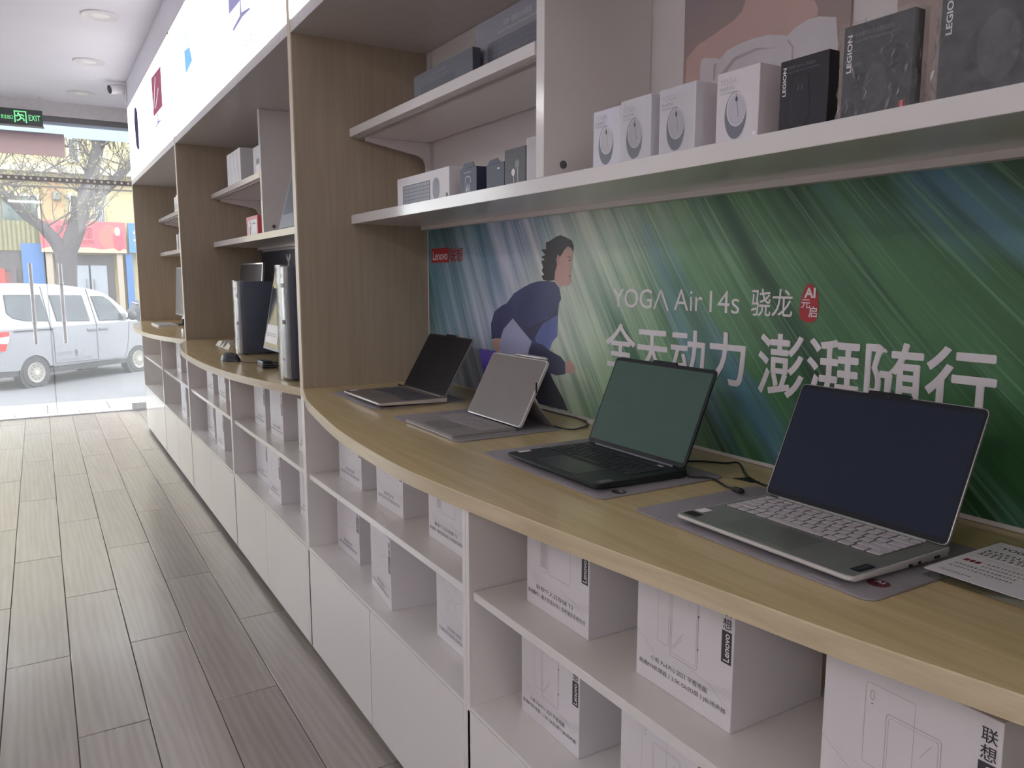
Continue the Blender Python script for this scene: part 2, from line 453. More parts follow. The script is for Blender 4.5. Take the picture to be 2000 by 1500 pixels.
class Print:
    """flat print on a surface: origin (lower left), right and up directions"""
    def __init__(s, origin, right, up, lift=0.0004):
        s.o, s.r, s.u = Vector(origin), Vector(right), Vector(up)
        s.n = s.r.cross(s.u)
        s.lift = lift
        s.m = {}
    def P(s, a, b, lift=None):
        return s.o + s.r * a + s.u * b + s.n * (s.lift if lift is None else lift)
    def mb(s, key):
        m = MB()
        s.m.setdefault(key, []).append(m)
        return m
    def poly(s, key, pts, lift=None):
        n = len(pts)
        s.mb(key).add([s.P(a, b, lift) for a, b in pts], [tuple(range(n))])
        return s
    def rect(s, key, a0, a1, b0, b1, lift=None):
        return s.poly(key, [(a0, b0), (a1, b0), (a1, b1), (a0, b1)], lift)
    def rrect(s, key, a0, a1, b0, b1, r, lift=None, n=4):
        pts = []
        for cx, cy, st in ((a1 - r, b0 + r, -90), (a1 - r, b1 - r, 0), (a0 + r, b1 - r, 90), (a0 + r, b0 + r, 180)):
            for k in range(n + 1):
                a = math.radians(st + 90 * k / n)
                pts.append((cx + r * math.cos(a), cy + r * math.sin(a)))
        return s.poly(key, pts, lift)
    def ell(s, key, ca, cb, ra, rb, lift=None, n=28, rot=0.0):
        c, q = math.cos(rot), math.sin(rot)
        pts = []
        for k in range(n):
            t = 2 * math.pi * k / n
            x, y = ra * math.cos(t), rb * math.sin(t)
            pts.append((ca + x * c - y * q, cb + x * q + y * c))
        return s.poly(key, pts, lift)
    def line(s, key, pts, w=0.0008, closed=False, lift=None):
        pts = [Vector(p) for p in pts]
        if closed:
            pts.append(pts[0])
        m = s.mb(key)
        for a, b in zip(pts, pts[1:]):
            d = b - a
            if d.length < 1e-7:
                continue
            nn = Vector((-d.y, d.x)).normalized() * (w / 2)
            m.add([s.P(q.x, q.y, lift) for q in (a - nn, b - nn, b + nn, a + nn)], [(0, 1, 2, 3)])
        return s
    def text(s, key, body, a, b, width=None, height=None, off=0.0, turn=False, lift=None):
        uv, fs, asp = text_data(body, off)
        if width is None:
            width = height * asp
        if height is None:
            height = width / asp
        if turn:   # reads upwards
            vs_ = [s.P(a + (1 - y) * height, b + x * width, lift) for x, y in uv]
        else:
            vs_ = [s.P(a + x * width, b + y * height, lift) for x, y in uv]
        s.mb(key).add(vs_, fs)
        return s
    def greek(s, key, a, b, width, height, seed=0):
        """a line of print too small to read: short dashes"""
        rnd = random.Random(seed)
        x = a
        m = s.mb(key)
        def rc(a0, a1, b0, b1):
            m.add([s.P(i, j) for i, j in ((a0, b0), (a1, b0), (a1, b1), (a0, b1))], [(0, 1, 2, 3)])
        while x < a + width - height * 0.5:
            w = height * rnd.uniform(0.55, 0.95)
            rc(x, x + w, b, b + height * rnd.uniform(0.1, 0.3))
            rc(x + w * .4, x + w * .6, b, b + height)
            rc(x, x + w * .9, b + height * .72, b + height * .95)
            x += w + height * rnd.uniform(0.15, 0.35)
        return s
    def build(s, parent, names):
        """names: key -> (object name, material)"""
        for k, (nm, mt) in names.items():
            items = []
            for m in s.m.get(k, []):
                if not m.v:
                    continue
                lo = [min(v[i] for v in m.v) for i in range(3)]
                hi = [max(v[i] for v in m.v) for i in range(3)]
                items.append([m, lo, hi])
            # marks that lie close together are one printed part, far ones are parts of their own
            merged = True
            while merged:
                merged = False
                for i in range(len(items)):
                    for j in range(i + 1, len(items)):
                        a, b = items[i], items[j]
                        ga = max(max(a[1][q] - b[2][q], b[1][q] - a[2][q], 0) for q in range(3))
                        size = max(min(max(t[2][q] - t[1][q] for q in range(3)), 0.06) for t in (a, b))
                        if ga < 0.45 * size:
                            a[0].add(b[0].v, b[0].f)
                            a[1] = [min(u, v) for u, v in zip(a[1], b[1])]
                            a[2] = [max(u, v) for u, v in zip(a[2], b[2])]
                            items.pop(j)
                            merged = True
                            break
                    if merged:
                        break
            for m, lo, hi in items:
                m.build(nm, mt, parent)

def left_face(y, x, z, lift=0.0004):
    """print frame on a face that looks to -X (towards the aisle); y is its far edge"""
    return Print((x, y, z), (0, -1, 0), (0, 0, 1), lift)

def emis(name, rgb, st):
    m = bpy.data.materials.new(name)
    m.use_nodes = True
    nt = m.node_tree
    nt.nodes.clear()
    out = nt.nodes.new('ShaderNodeOutputMaterial')
    em = nt.nodes.new('ShaderNodeEmission')
    nz = nt.nodes.new('ShaderNodeTexNoise')
    nz.inputs['Scale'].default_value = 1.2
    mr = nt.nodes.new('ShaderNodeMapRange')
    mr.inputs['To Min'].default_value = st * 0.94
    mr.inputs['To Max'].default_value = st * 1.06
    nt.links.new(nz.outputs['Fac'], mr.inputs[0])
    nt.links.new(mr.outputs[0], em.inputs[1])
    em.inputs[0].default_value = lin(rgb) + (1,)
    nt.links.new(em.outputs[0], out.inputs[0])
    MATS[name] = m
    return m


# ------------------------------------------------------------------ room shell
FLOOR_Z = 0.0
CEIL = 2.86
XW = 1.215            # right wall face, behind the cabinets
XL = -3.2             # left wall face
YB = -3.6             # rear wall face
YF = 8.45             # glass front

floor = struct(bx('floor', (XL - 0.2, XW + 0.2), (YB - 0.2, 8.6), (-0.14, -0.004), GROUT))
plank_me = MB().box(0.0012, 0.1868, 0.0012, 1.1418, 0, 0.012).build('plank', PLANK, floor, bevel=0.0012, seg=1)
plank_data = plank_me.data
bpy.data.objects.remove(plank_me)
PW, PL = 0.188, 1.144
row0 = -0.1795
for i in range(-16, 7):
    x = row0 + i * PW
    yoff = 2.985 if i % 2 == 0 else 2.413
    k0 = math.floor((YB - yoff) / PL)
    for k in range(k0, 6):
        y = yoff + k * PL
        if y > 8.45 or x > XW or x + PW < XL - .05:
            continue
        full = y + PL <= 8.47
        o = bpy.data.objects.new('plank', plank_data)
        o.location = (x, y, -0.0125 + random.uniform(-0.0004, 0.0004))
        if not full:
            o.scale = (1, (8.465 - y) / PL, 1)
        link(o, floor)

struct(bx('ceiling', (XL - 0.2, XW + 0.2), (YB - 0.2, 8.55), (CEIL, CEIL + 0.25), PAINT))
struct(bx('wall_right', (XW, XW + 0.2), (YB - 0.2, 8.6), (0, CEIL), PAINT))
struct(bx('wall_left', (XL - 0.2, XL), (YB - 0.2, 8.6), (0, CEIL), PAINT))
struct(bx('wall_rear', (XL - 0.2, XW + 0.2), (YB - 0.2, YB), (0, CEIL), PAINT))
# boxed-in strip above the light boxes
struct(bx('trim_1', (0.728, XW), (YB, 7.335), (2.668, CEIL), PAINT))
# head of the shop front
struct(bx('trim_2', (XL, XW), (8.36, 8.56), (2.735, CEIL), M('bulkhead_paint', (218, 216, 216), 0.7)))
struct(bx('trim_3', (XL, XW), (8.38, 8.56), (2.685, 2.735), M('grey_frame', (122, 120, 124), 0.5)))
GLASS = glass('shop_window_glass', (0.97, 0.985, 0.98), veil=0.035, gloss=0.9)  # the veil whitens the panes to imitate lens glare haze
w1 = struct(bx('window_1', (XL, 1.2), (8.455, 8.463), (2.205, 2.685), GLASS))
w2 = struct(bx('window_2', (XL, -0.735), (8.455, 8.463), (0.02, 2.16), GLASS))
w3 = struct(bx('window_3', (0.875, 1.2), (8.455, 8.463), (0.02, 2.16), GLASS))
# threshold and header rail
struct(bx('trim_4', (XL, XW), (8.43, 8.5), (-0.01, 0.012), STEEL))
rail = struct(bx('trim_5', (XL, 1.2), (8.435, 8.485), (2.162, 2.205), M('header_rail_metal', (150, 146, 142), 0.4, 0.4)))
bead_me = MB().lathe([(0.0, 0), (0.011, 0.002), (0.011, 0.006), (0.006, 0.011)], (0, 0, 0), (0, -1, 0), n=12).build('light_bead', M('white_bead', (250, 248, 240), 0.3), rail)
bead_d = bead_me.data
bpy.data.objects.remove(bead_me)
for k in range(34):
    o = bpy.data.objects.new('light_bead', bead_d)
    o.location = (-1.0 + k * 0.0565, 8.435, 2.184)
    link(o, rail)

def door_leaf(n, x0, x1, hx):
    d = bx('door_%d' % n, (x0, x1), (8.452, 8.464), (0.014, 2.158), GLASS)
    struct(d)
    e = M('glass_edge', (96, 112, 108), 0.2)
    bx('glass_edge', (x0 - 0.0015, x0) if hx < (x0 + x1) / 2 else (x1, x1 + 0.0015), (8.4525, 8.4635), (0.014, 2.11), e, d)
    bx('top_rail', (x0, x1), (8.445, 8.47), (2.112, 2.124), STEEL, d)
    bx('bottom_patch', (x1 - 0.15, x1 - 0.02) if hx < (x0 + x1) / 2 else (x0 + 0.02, x0 + 0.15), (8.43, 8.485), (0.014, 0.075), STEEL, d)
    h = MB()
    h.tube([(hx, 8.39, 0.69), (hx, 8.39, 1.425)], 0.0155, 14)
    ho = h.build('handle', STEEL, d, smooth=True)
    for zz in (0.89, 1.24):
        MB().tube([(hx, 8.39, zz), (hx, 8.46, zz)], 0.010, 10).build('standoff', STEEL, ho, smooth=True)
        MB().lathe([(0.0185, -0.012), (0.0205, -0.006), (0.0205, 0.006), (0.0185, 0.012)], (hx, 8.39, zz), (0, 0, 1), 14).build('collar', STEEL, ho, smooth=True)
    return d
door_leaf(1, 0.080, 0.865, 0.190)
door_leaf(2, -0.725, 0.074, -0.046)

def frosted(name, rgb):
    m = bpy.data.materials.new(name)
    m.use_nodes = True
    nt = m.node_tree
    b = nt.nodes['Principled BSDF']
    nz = nt.nodes.new('ShaderNodeTexNoise')
    nz.inputs['Scale'].default_value = 5
    rp = nt.nodes.new('ShaderNodeValToRGB')
    rp.color_ramp.elements[0].color = tuple(v * .9 for v in lin(rgb)) + (1,)
    rp.color_ramp.elements[1].color = lin(rgb) + (1,)
    nt.links.new(nz.outputs['Fac'], rp.inputs[0])
    tl = nt.nodes.new('ShaderNodeBsdfTranslucent')
    mx = nt.nodes.new('ShaderNodeMixShader')
    mx.inputs[0].default_value = 0.85
    nt.links.new(rp.outputs[0], b.inputs['Base Color'])
    nt.links.new(rp.outputs[0], tl.inputs[0])
    nt.links.new(b.outputs[0], mx.inputs[1])
    nt.links.new(tl.outputs[0], mx.inputs[2])
    nt.links.new(mx.outputs[0], nt.nodes['Material Output'].inputs[0])
    return m
shut = bx('awning_valance', (XL, XW), (8.57, 8.575), (2.585, 2.735), frosted('pale_blue_awning', (214, 222, 234)))
tag(shut, 'pale blue translucent valance across the top of the glass front', 'valance')

pb = bx('notice_board', (-0.30, 0.305), (8.475, 8.479), (2.395, 2.598), frosted('dusty_pink_film', (196, 180, 180)))
tag(pb, 'dusty pink translucent board on the glass under the exit sign', 'board')

# exit sign on two thin wires
ex = thing('exit_sign', 'dark green emergency exit sign hanging from the ceiling by the doors', 'sign', (-0.02, 8.22, 2.60))
bx('housing', (-0.185, 0.142), (8.22, 8.25), (2.605, 2.745), M('dark_sign_plastic', (74, 82, 80), 0.4), ex, bevel=0.004)
bx('bottom_bar', (-0.19, 0.147), (8.215, 8.255), (2.598, 2.610), M('sign_bar_grey', (150, 150, 152), 0.4), ex)
GREENL = M('glowing_green', (128, 240, 160), 0.4, var=0.02, emit=0.75)
pr = Print((-0.185, 8.22, 2.605), (1, 0, 0), (0, 0, 1), 0.0012)
pr.text('g', 'EXIT', 0.222, 0.048, width=0.086, height=0.046, off=0.0)
pr.text('g', '安全出口', 0.018, 0.048, width=0.086, height=0.034, off=0.0)
# door frame pictogram with a running figure
for r in ((0.115, 0.123, 0.024, 0.122), (0.198, 0.206, 0.024, 0.122), (0.115, 0.206, 0.114, 0.122)):
    pr.rect('g', *r)
pr.ell('g', 0.146, 0.100, 0.0075, 0.0075, n=12)
for seg in (((0.150, 0.090), (0.166, 0.066)), ((0.150, 0.090), (0.132, 0.076)), ((0.132, 0.076), (0.126, 0.084)), ((0.152, 0.088), (0.176, 0.090)), ((0.176, 0.090), (0.186, 0.078)), ((0.166, 0.066), (0.184, 0.058)), ((0.184, 0.058), (0.186, 0.040)), ((0.166, 0.066), (0.150, 0.046)), ((0.150, 0.046), (0.132, 0.042))):
    pr.line('g', seg, 0.009)
pr.build(ex, {'g': ('lit_symbol', GREENL)})
for wx in (-0.165, 0.128):
    MB().tube([(wx, 8.235, 2.745), (wx + 0.006, 8.235, CEIL)], 0.0018, 6).build('wire', STEEL, ex)
    MB().lathe([(0.012, 0), (0.012, -0.006)], (wx + 0.006, 8.235, CEIL), n=12).build('ceiling_hook', STEEL, ex)

# recessed ceiling lights (switched off)
DIFF = M('lamp_diffuser', (238, 236, 232), 0.5)
RIM = M('lamp_rim', (218, 214, 214), 0.35)
for k, y in enumerate((5.52, 6.71, 7.87)):
    t = thing('downlight', ('round white recessed ceiling light nearest the camera', 'round white recessed ceiling light, middle of the three', 'round white recessed ceiling light nearest the exit sign')[k], 'ceiling light', (0.436, y, CEIL), group='recessed ceiling lights')
    MB().lathe([(0.088, 0.0), (0.104, 0.0), (0.106, -0.003), (0.100, -0.008), (0.088, -0.004)], (0.436, y, CEIL), n=40).build('rim', RIM, t, smooth=True)
    MB().lathe([(0.088, -0.001), (0.088, -0.003), (0.03, -0.0045)], (0.436, y, CEIL), n=40).build('diffuser', DIFF, t, smooth=True)

# unseen panel lamps, added to brighten surfaces that face the camera
FILL_PANEL = emis('fill_panel', (255, 251, 250), 13.2)
for k, (lx, ly) in enumerate(((-2.5, -2.4), (-2.5, -0.4), (-2.5, 1.6), (-0.1, -2.4), (-2.3, 6.1))):
    t = thing('added_fill_light', ('added square fill light on the ceiling at the back of the shop', 'added square fill light on the ceiling behind and left of the camera', 'added square fill light on the ceiling over the middle of the shop floor', 'added square fill light on the ceiling at the back near the cabinets', 'added square fill light on the ceiling nearest the glass front')[k], 'ceiling light', (lx, ly, CEIL), group='added ceiling fill lights')
    bx('frame', (lx - .31, lx + .31), (ly - .31, ly + .31), (CEIL - 0.012, CEIL), WALLW, t)
    bx('lit_panel', (lx - .295, lx + .295), (ly - .295, ly + .295), (CEIL - 0.014, CEIL - 0.012), FILL_PANEL, t)

# bullet security camera on the strip above the light boxes
cc = thing('security_camera', 'white bullet security camera under the ceiling by the light boxes', 'camera', (0.728, 7.28, 2.83))
bx('wall_plate', (0.715, 0.728), (7.24, 7.32), (2.70, 2.845), M('camera_shell', (226, 224, 226), 0.35), cc, bevel=0.004)
dvec = Vector((-0.93, -0.30, -0.22)).normalized()
c0 = Vector((0.712, 7.28, 2.815))
MB().lathe([(0.026, 0.0), (0.036, 0.012), (0.038, 0.11), (0.034, 0.115)], c0, dvec, 20).build('body', MATS['camera_shell'], cc, smooth=True)
MB().lathe([(0.033, 0.112), (0.033, 0.118), (0.016, 0.119)], c0, dvec, 20).build('lens', BLACKP, cc, smooth=True)
MB().prism([(0.0, 0), (0, 0)], 'x', 0, 0) if False else None
MB().tube([(0.718, 7.28, 2.73), (0.705, 7.28, 2.78), (0.70, 7.275, 2.80)], 0.011, 10).build('arm', MATS['camera_shell'], cc, smooth=True)

# ------------------------------------------------------------------ wall cabinets
D1, D2, D3, D0, TH = 2.553, 4.945, 7.300, 0.163, 0.034
BAYS = [(D0 + TH, D1), (D1 + TH, D2), (D2 + TH, D3)]
POST = [(1.388, 1.418), (3.735, 3.765), (6.095, 6.125)]
XF = 0.7305           # front plane of the base units
XB = 1.195            # back plane of the niches
ZT, ZU = 0.9335, 0.906
BAYN = ('nearest', 'middle', 'farthest')

# tall wooden dividers between the bays
DLAB = ['pale wooden divider panel at the near end of the cabinets', 'pale wooden divider panel beside the farthest laptop', 'pale wooden divider panel between computer bay and farthest bay', 'pale wooden end panel nearest the glass doors']
for k, y in enumerate((D0, D1, D2, D3)):
    t = thing('divider_panel', DLAB[k], 'divider', (0.95, y + TH / 2, ZU - .03), group='wooden dividers of the wall cabinets')
    bx('panel', (XF + 0.003, XW - .001), (y, y + TH), (0.906, 2.668), DIVIDER, t)
    bx('edge_band', (XF - 0.001, XF + 0.003), (y, y + TH), (0.906, 2.668), DIVEDGE, t)

def curve_x(b, y):
    y0, y1 = BAYS[b]
    if b == 0:
        K = [(0.197, .740), (.3217, .7205), (.355, .7135), (.4186, .700), (.496, .685), (.612, .668), (.813, .6385), (1.027, .612), (1.231, .5905), (1.4, .581), (1.637, .588), (1.817, .600), (2.058, .631), (2.3, .668), (2.45, .703), (2.553, .7300)]
        for i in range(len(K) - 1):
            if K[i][0] <= y <= K[i + 1][0]:
                p = [K[max(0, min(len(K) - 1, j))] for j in (i - 1, i, i + 1, i + 2)]
                t = (y - p[1][0]) / (p[2][0] - p[1][0])
                m1 = (p[2][1] - p[0][1]) / max(1e-6, p[2][0] - p[0][0]) * (p[2][0] - p[1][0])
                m2 = (p[3][1] - p[1][1]) / max(1e-6, p[3][0] - p[1][0]) * (p[2][0] - p[1][0])
                return (2 * t ** 3 - 3 * t * t + 1) * p[1][1] + (t ** 3 - 2 * t * t + t) * m1 + (-2 * t ** 3 + 3 * t * t) * p[2][1] + (t ** 3 - t * t) * m2
        return K[-1][1]
    c, hf = (y0 + y1) / 2, (y1 - y0) / 2
    return 0.585 + 0.145 * abs((y - c) / hf) ** 2.4

for b, (y0, y1) in enumerate(BAYS):
    t = thing('worktop', ('curved maple worktop under the four laptops', 'curved maple worktop under the desktop computers', 'curved maple worktop nearest the glass doors')[b], 'worktop', (0.9, (y0 + y1) / 2, ZU), group='curved worktops')
    N = 60
    ys = [y0 + (y1 - y0) * i / N for i in range(N + 1)]
    front = [(curve_x(b, y), y) for y in ys]
    poly = [(x + 0.0015, y) for x, y in front] + [(XB - 0.001, y1), (XB - 0.001, y0)]
    MB().prism(poly, 'z', ZU + .0002, ZT).build('top', COUNTER, t)
    band = MB()
    vs_ = []
    for x, y in front:
        vs_ += [(x, y, ZU), (x, y, ZT - 0.0015), (x + 0.0015, y, ZT + 0.0002)]
    fs = []
    for i in range(N):
        for j in range(2):
            a = i * 3 + j
            fs.append((a, a + 1, a + 4, a + 3))
    band.add(vs_, fs).build('edge_band', EDGEW, t, smooth=True)

# base units, two per bay
def base_unit(b, h, label):
    y0, y1 = BAYS[b]
    p0, p1 = POST[b]
    ya, yb = (y0 - TH / 2, p0 + 0.015) if h == 0 else (p0 + 0.015, y1 + TH / 2)
    t = thing('base_cabinet', label, 'cabinet', (0.95, (ya + yb) / 2, 0.0), group='white base cabinets')
    s = 0.0150
    lo = ya + (0.017 if h == 0 else 0.015)
    hi = yb - (0.015 if h == 0 else 0.017)
    bx('side_panel', (XF, 1.19), (ya + .0005, lo), (0.03, ZU - .0005), WHITE, t, bevel=0.0006, seg=1)
    bx('side_panel', (XF, 1.19), (hi, yb - .0005), (0.03, ZU - .0005), WHITE, t, bevel=0.0006, seg=1)
    bx('floor_board', (XF + 0.001, 1.19), (lo + .0005, hi - .0005), (0.3795, 0.389), WHITE, t)
    bx('shelf', (0.7395, 1.18), (lo + 0.003, hi - 0.003), (0.6265, 0.6450), WHITE, t, bevel=0.001, seg=1)
    bx('back_board', (1.18, 1.19), (lo, hi), (0.389, ZU - .001), WHITE, t)
    bx('plinth', (0.82, 0.835), (ya, yb), (0.0, 0.032), DARKGAP, t)
    bx('carcass_front', (XF + 0.021, 1.18), (lo, hi), (0.031, 0.377), M('grey_carcass', (132, 127, 125), 0.6), t)
    mid = (lo + hi) / 2
    for a, c in ((lo - 0.002, mid - 0.0008), (mid + 0.0008, hi + 0.011)):
        bx('door', (XF, XF + 0.018), (a + 0.003, c), (0.031, 0.3775), WHITE, t, bevel=0.0006, seg=1)
    return t
BL = [['white base cabinet under the silver laptop, nearest the camera', 'white base cabinet under the two farther laptops, next to computer bay'],
      ['white base cabinet under the tall tower computer by the divider', 'white base cabinet under the wired mouse'],
      ['white base cabinet at the near half of the farthest bay', 'white base cabinet nearest the glass doors, standing empty']]
for b in range(3):
    for h in range(2):
        base_unit(b, h, BL[b][h])
ft = MB().lathe([(0.018, 0), (0.018, 0.01), (0.01, 0.012), (0.01, 0.031)], (0.76, 7.30, 0.0005), n=16).build('cabinet_foot', BLACKP, smooth=True)
tag(ft, 'small black levelling foot under the cabinet end by the doors', 'foot')

# upper niches with shelves
def bracket(parent, y, z, x_tip=0.955):
    pts = [(x_tip, z), (1.186, z), (1.186, z - 0.13), (1.172, z - 0.13), (1.170, z - 0.075), (1.160, z - 0.055), (1.14, z - 0.045), (x_tip, z - 0.012)]
    MB().prism(pts, 'y', y - 0.006, y + 0.006).build('bracket', WALLW, parent, bevel=0.001, seg=1)

def niche(b, label):
    y0, y1 = BAYS[b]
    p0, p1 = POST[b]
    t = thing('wall_niche', label, 'shelving', (1.0, (y0 + y1) / 2, 1.45), group='open wall niches with shelves')
    bx('back_panel', (XB, XW - .001), (y0 + .001, y1 - .001), (ZU, 2.055), WALLW, t)
    bx('top_board', (XF + 0.004, XW - .001), (y0 + .001, y1 - .001), (2.056, 2.092), M('niche_top_board', (190, 184, 180), 0.35), t)
    bx('top_edge', (XF, XF + 0.004), (y0 + .001, y1 - .001), (2.056, 2.092), M('grey_top_edge', (205, 200, 200), 0.4), t)
    lo = bx('lower_shelf', (0.912, XB - .001), (y0 + .001, y1 - .001), (1.475, 1.505), WHITE, t, bevel=0.0008, seg=1)
    bx('shelf_batten', (1.165, XB - .001), (y0 + .001, y1 - .001), (1.463, 1.475), WALLW, lo)
    bx('partition', (0.912, XB - .001), (p0, p1), (1.5055, 2.0555), WHITE, t, bevel=0.0008, seg=1)
    up = bx('upper_shelf', (0.912, XB - .012), (p1 + 0.007, y1 - 0.004), (1.755, 1.782), WHITE, t, bevel=0.0008, seg=1)
    bx('shelf_groove', (0.935, 0.955), (p1 + 0.007, y1 - 0.004), (1.7515, 1.755), M('groove_grey', (176, 170, 170), 0.5), up)
    bracket(t, y1 - 0.035, 1.7548)
    bx('slotted_rail', (1.186, XB), (y1 - 0.048, y1 - 0.022), (1.506, 2.05), M('rail_white', (205, 200, 200), 0.4), t)
    hole = (0.960, p0 - 0.001, 1.533)
    MB().lathe([(0.0085, 0), (0.0085, -0.0015), (0.006, -0.002)], hole, (0, 1, 0), 16).build('cable_plug', M('plug_grey', (96, 92, 94), 0.5), t)
    for q in (1.60, 1.615, 1.632, 1.652):
        bx('rail_slot', (1.1852, 1.186), (y1 - 0.038, y1 - 0.034), (q, q + 0.009), DARKGAP, t)
    return t
niche(0, 'open white niche above the green poster with boxed mice')
niche(1, 'open niche above the tower computers with pink box')
niche(2, 'open niche nearest the glass doors')

# light boxes along the top
LBOX = emis('backlit_panel', (255, 252, 255), 2.3)
LB = [('lit white advertising light box nearest the camera',), ('lit white advertising light box with portrait monitor picture',), ('lit white advertising light box by the doors with phone picture',)]
for b, (y0, y1) in enumerate(BAYS):
    t = thing('light_box', LB[b][0], 'light box', (0.9, (y0 + y1) / 2, 2.093), group='advertising light boxes')
    bx('housing', (0.736, XW - .001), (y0 + .001, y1 - .001), (2.093, 2.667), WALLW, t)
    bx('lit_panel', (0.727, 0.7355), (y0 + .004, y1 - .004), (2.096, 2.660), LBOX, t)
    bx('top_frame', (0.7255, 0.736), (y0 + .001, y1 - .001), (2.660, 2.667), M('light_box_frame', (196, 192, 196), 0.4), t)
    pr = Print((0.727, 0, 0), (0, -1, 0), (0, 0, 1), 0.0008)
    pp = lambda n: [(-y, z) for y, z in DATA[n]]
    if b == 2:
        pr.poly('dark', pp('b_phone'))
        pr.poly('red', pp('b_mon1'))
        pr.poly('stand', pp('b_mon1s'))
        pr.greek('txt', -5.72, 2.150, 0.36, 0.028, 3)
        pr.greek('txt', -6.98, 2.150, 0.60, 0.026, 4)
        pr.line('pale', [(-5.70, 2.38), (-5.56, 2.55)], 0.02, lift=.0012)
        pr.line('pale', [(-5.62, 2.37), (-5.45, 2.46)], 0.016, lift=.0012)
    if b == 1:
        pr.poly('pale', pp('b_blue'))
        pr.poly('blue', pp('b_blue2'), lift=.0012)
        pr.poly('stand', pp('b_mon2'))
        pr.poly('stand', pp('b_mon2s'))
        pr.greek('txt', -3.40, 2.150, 0.42, 0.026, 5)
        pr.greek('txt', -4.45, 2.24, 0.2, 0.02, 6)
    pr.build(t, {'dark': ('printed_phone', emis('lit_dark_print', (70, 68, 92), 1.0)) if 'lit_dark_print' not in MATS else ('printed_phone', MATS['lit_dark_print']),
                 'red': ('printed_monitor', MATS.get('lit_red_print') or emis('lit_red_print', (150, 90, 110), 1.0)),
                 'stand': ('printed_stand', MATS.get('lit_stand_print') or emis('lit_stand_print', (140, 138, 176), 1.0)),
                 'pale': ('printed_highlight', MATS.get('lit_pale_print') or emis('lit_pale_print', (214, 218, 222), 1.1)),
                 'blue': ('printed_screen', MATS.get('lit_blue_print') or emis('lit_blue_print', (120, 170, 228), 1.2)),
                 'txt': ('caption', MATS.get('lit_caption') or emis('lit_caption', (200, 198, 208), 1.0))})

# ------------------------------------------------------------------ green wall poster
def streak_material():
    m, nt, b = nodes_of('green_streak_print')
    N, L = nt.nodes.new, nt.links.new
    def math_(op, a, c=None, cc=None):
        n = N('ShaderNodeMath')
        n.operation = op
        for i, v in enumerate((a, c, cc)):
            if v is None:
                continue
            if isinstance(v, (int, float)):
                n.inputs[i].default_value = v
            else:
                L(v, n.inputs[i])
        return n.outputs[0]
    tc = N('ShaderNodeTexCoord')
    sx = N('ShaderNodeSeparateXYZ')
    L(tc.outputs['Object'], sx.inputs[0])
    u = math_('SUBTRACT', 2.545 - 1.37, sx.outputs[1])
    v = sx.outputs[2]
    F = math_('ADD', v, math_('SUBTRACT', math_('MULTIPLY', u, 2.1), math_('MULTIPLY', math_('MULTIPLY', u, u), 0.304)))
    along = math_('SUBTRACT', math_('MULTIPLY', v, 2.0), u)
    def streak(sc, al, seed, lo, hi, detail=2.0):
        cb = N('ShaderNodeCombineXYZ')
        L(math_('MULTIPLY', F, sc), cb.inputs[0])
        L(math_('MULTIPLY', along, al), cb.inputs[1])
        cb.inputs[2].default_value = seed
        nz = N('ShaderNodeTexNoise')
        nz.inputs['Scale'].default_value = 1
        nz.inputs['Detail'].default_value = detail
        L(cb.outputs[0], nz.inputs['Vector'])
        mr = N('ShaderNodeMapRange')
        mr.inputs['From Min'].default_value = lo
        mr.inputs['From Max'].default_value = hi
        L(nz.outputs['Fac'], mr.inputs[0])
        return mr.outputs[0]
    def ramp(src, els):
        rp = N('ShaderNodeValToRGB')
        cr = rp.color_ramp
        while len(cr.elements) < len(els):
            cr.elements.new(0.5)
        for e, (p, c) in zip(cr.elements, els):
            e.position = p
            e.color = lin(c) + (1,)
        L(src, rp.inputs[0])
        return rp.outputs[0]
    un = math_('DIVIDE', u, 2.35)
    uw = math_('ADD', un, math_('MULTIPLY', math_('SUBTRACT', v, 0.26), -0.22))
    light = ramp(uw, [(0.0, (96, 134, 140)), (0.08, (160, 188, 202)), (0.2, (226, 232, 248)), (0.30, (240, 240, 228)), (0.42, (200, 222, 192)), (0.52, (112, 158, 112)), (0.70, (78, 124, 84)), (1.0, (60, 108, 62))])
    dark = ramp(uw, [(0.0, (44, 78, 76)), (0.1, (84, 128, 146)), (0.22, (132, 160, 190)), (0.34, (136, 166, 146)), (0.46, (64, 116, 80)), (0.6, (38, 74, 48)), (0.8, (30, 54, 40)), (1.0, (36, 68, 40))])
    def mix(f, a, c):
        n = N('ShaderNodeMix')
        n.data_type = 'RGBA'
        if isinstance(f, (int, float)):
            n.inputs[0].default_value = f
        else:
            L(f, n.inputs[0])
        for i, q in ((6, a), (7, c)):
            if isinstance(q, tuple):
                n.inputs[i].default_value = lin(q) + (1,)
            else:
                L(q, n.inputs[i])
        return n.outputs[2]
    col = mix(streak(7, 0.5, 3, 0.36, 0.64), dark, light)
    blue = math_('MULTIPLY', streak(4.5, 0.5, 11, 0.54, 0.68), 0.75)
    col = mix(blue, col, (104, 150, 176))
    deep = math_('MULTIPLY', streak(9, 0.8, 23, 0.56, 0.72), 0.55)
    col = mix(deep, col, dark)
    mid = math_('MULTIPLY', streak(22, 0.6, 5, 0.50, 0.70, 3), 0.55)
    col = mix(mid, col, light)
    mid2 = math_('MULTIPLY', streak(26, 0.6, 9, 0.52, 0.70, 3), 0.55)
    col = mix(mid2, col, dark)
    fine = math_('MULTIPLY', streak(85, 0.9, 31, 0.54, 0.70, 3), 0.6)
    tint = ramp(uw, [(0.0, (150, 186, 196)), (0.2, (226, 228, 240)), (0.4, (214, 232, 210)), (0.6, (132, 176, 140)), (1.0, (96, 140, 112))])
    col = mix(fine, col, tint)
    L(col, b.inputs['Base Color'])
    b.inputs['Roughness'].default_value = 0.34
    return m

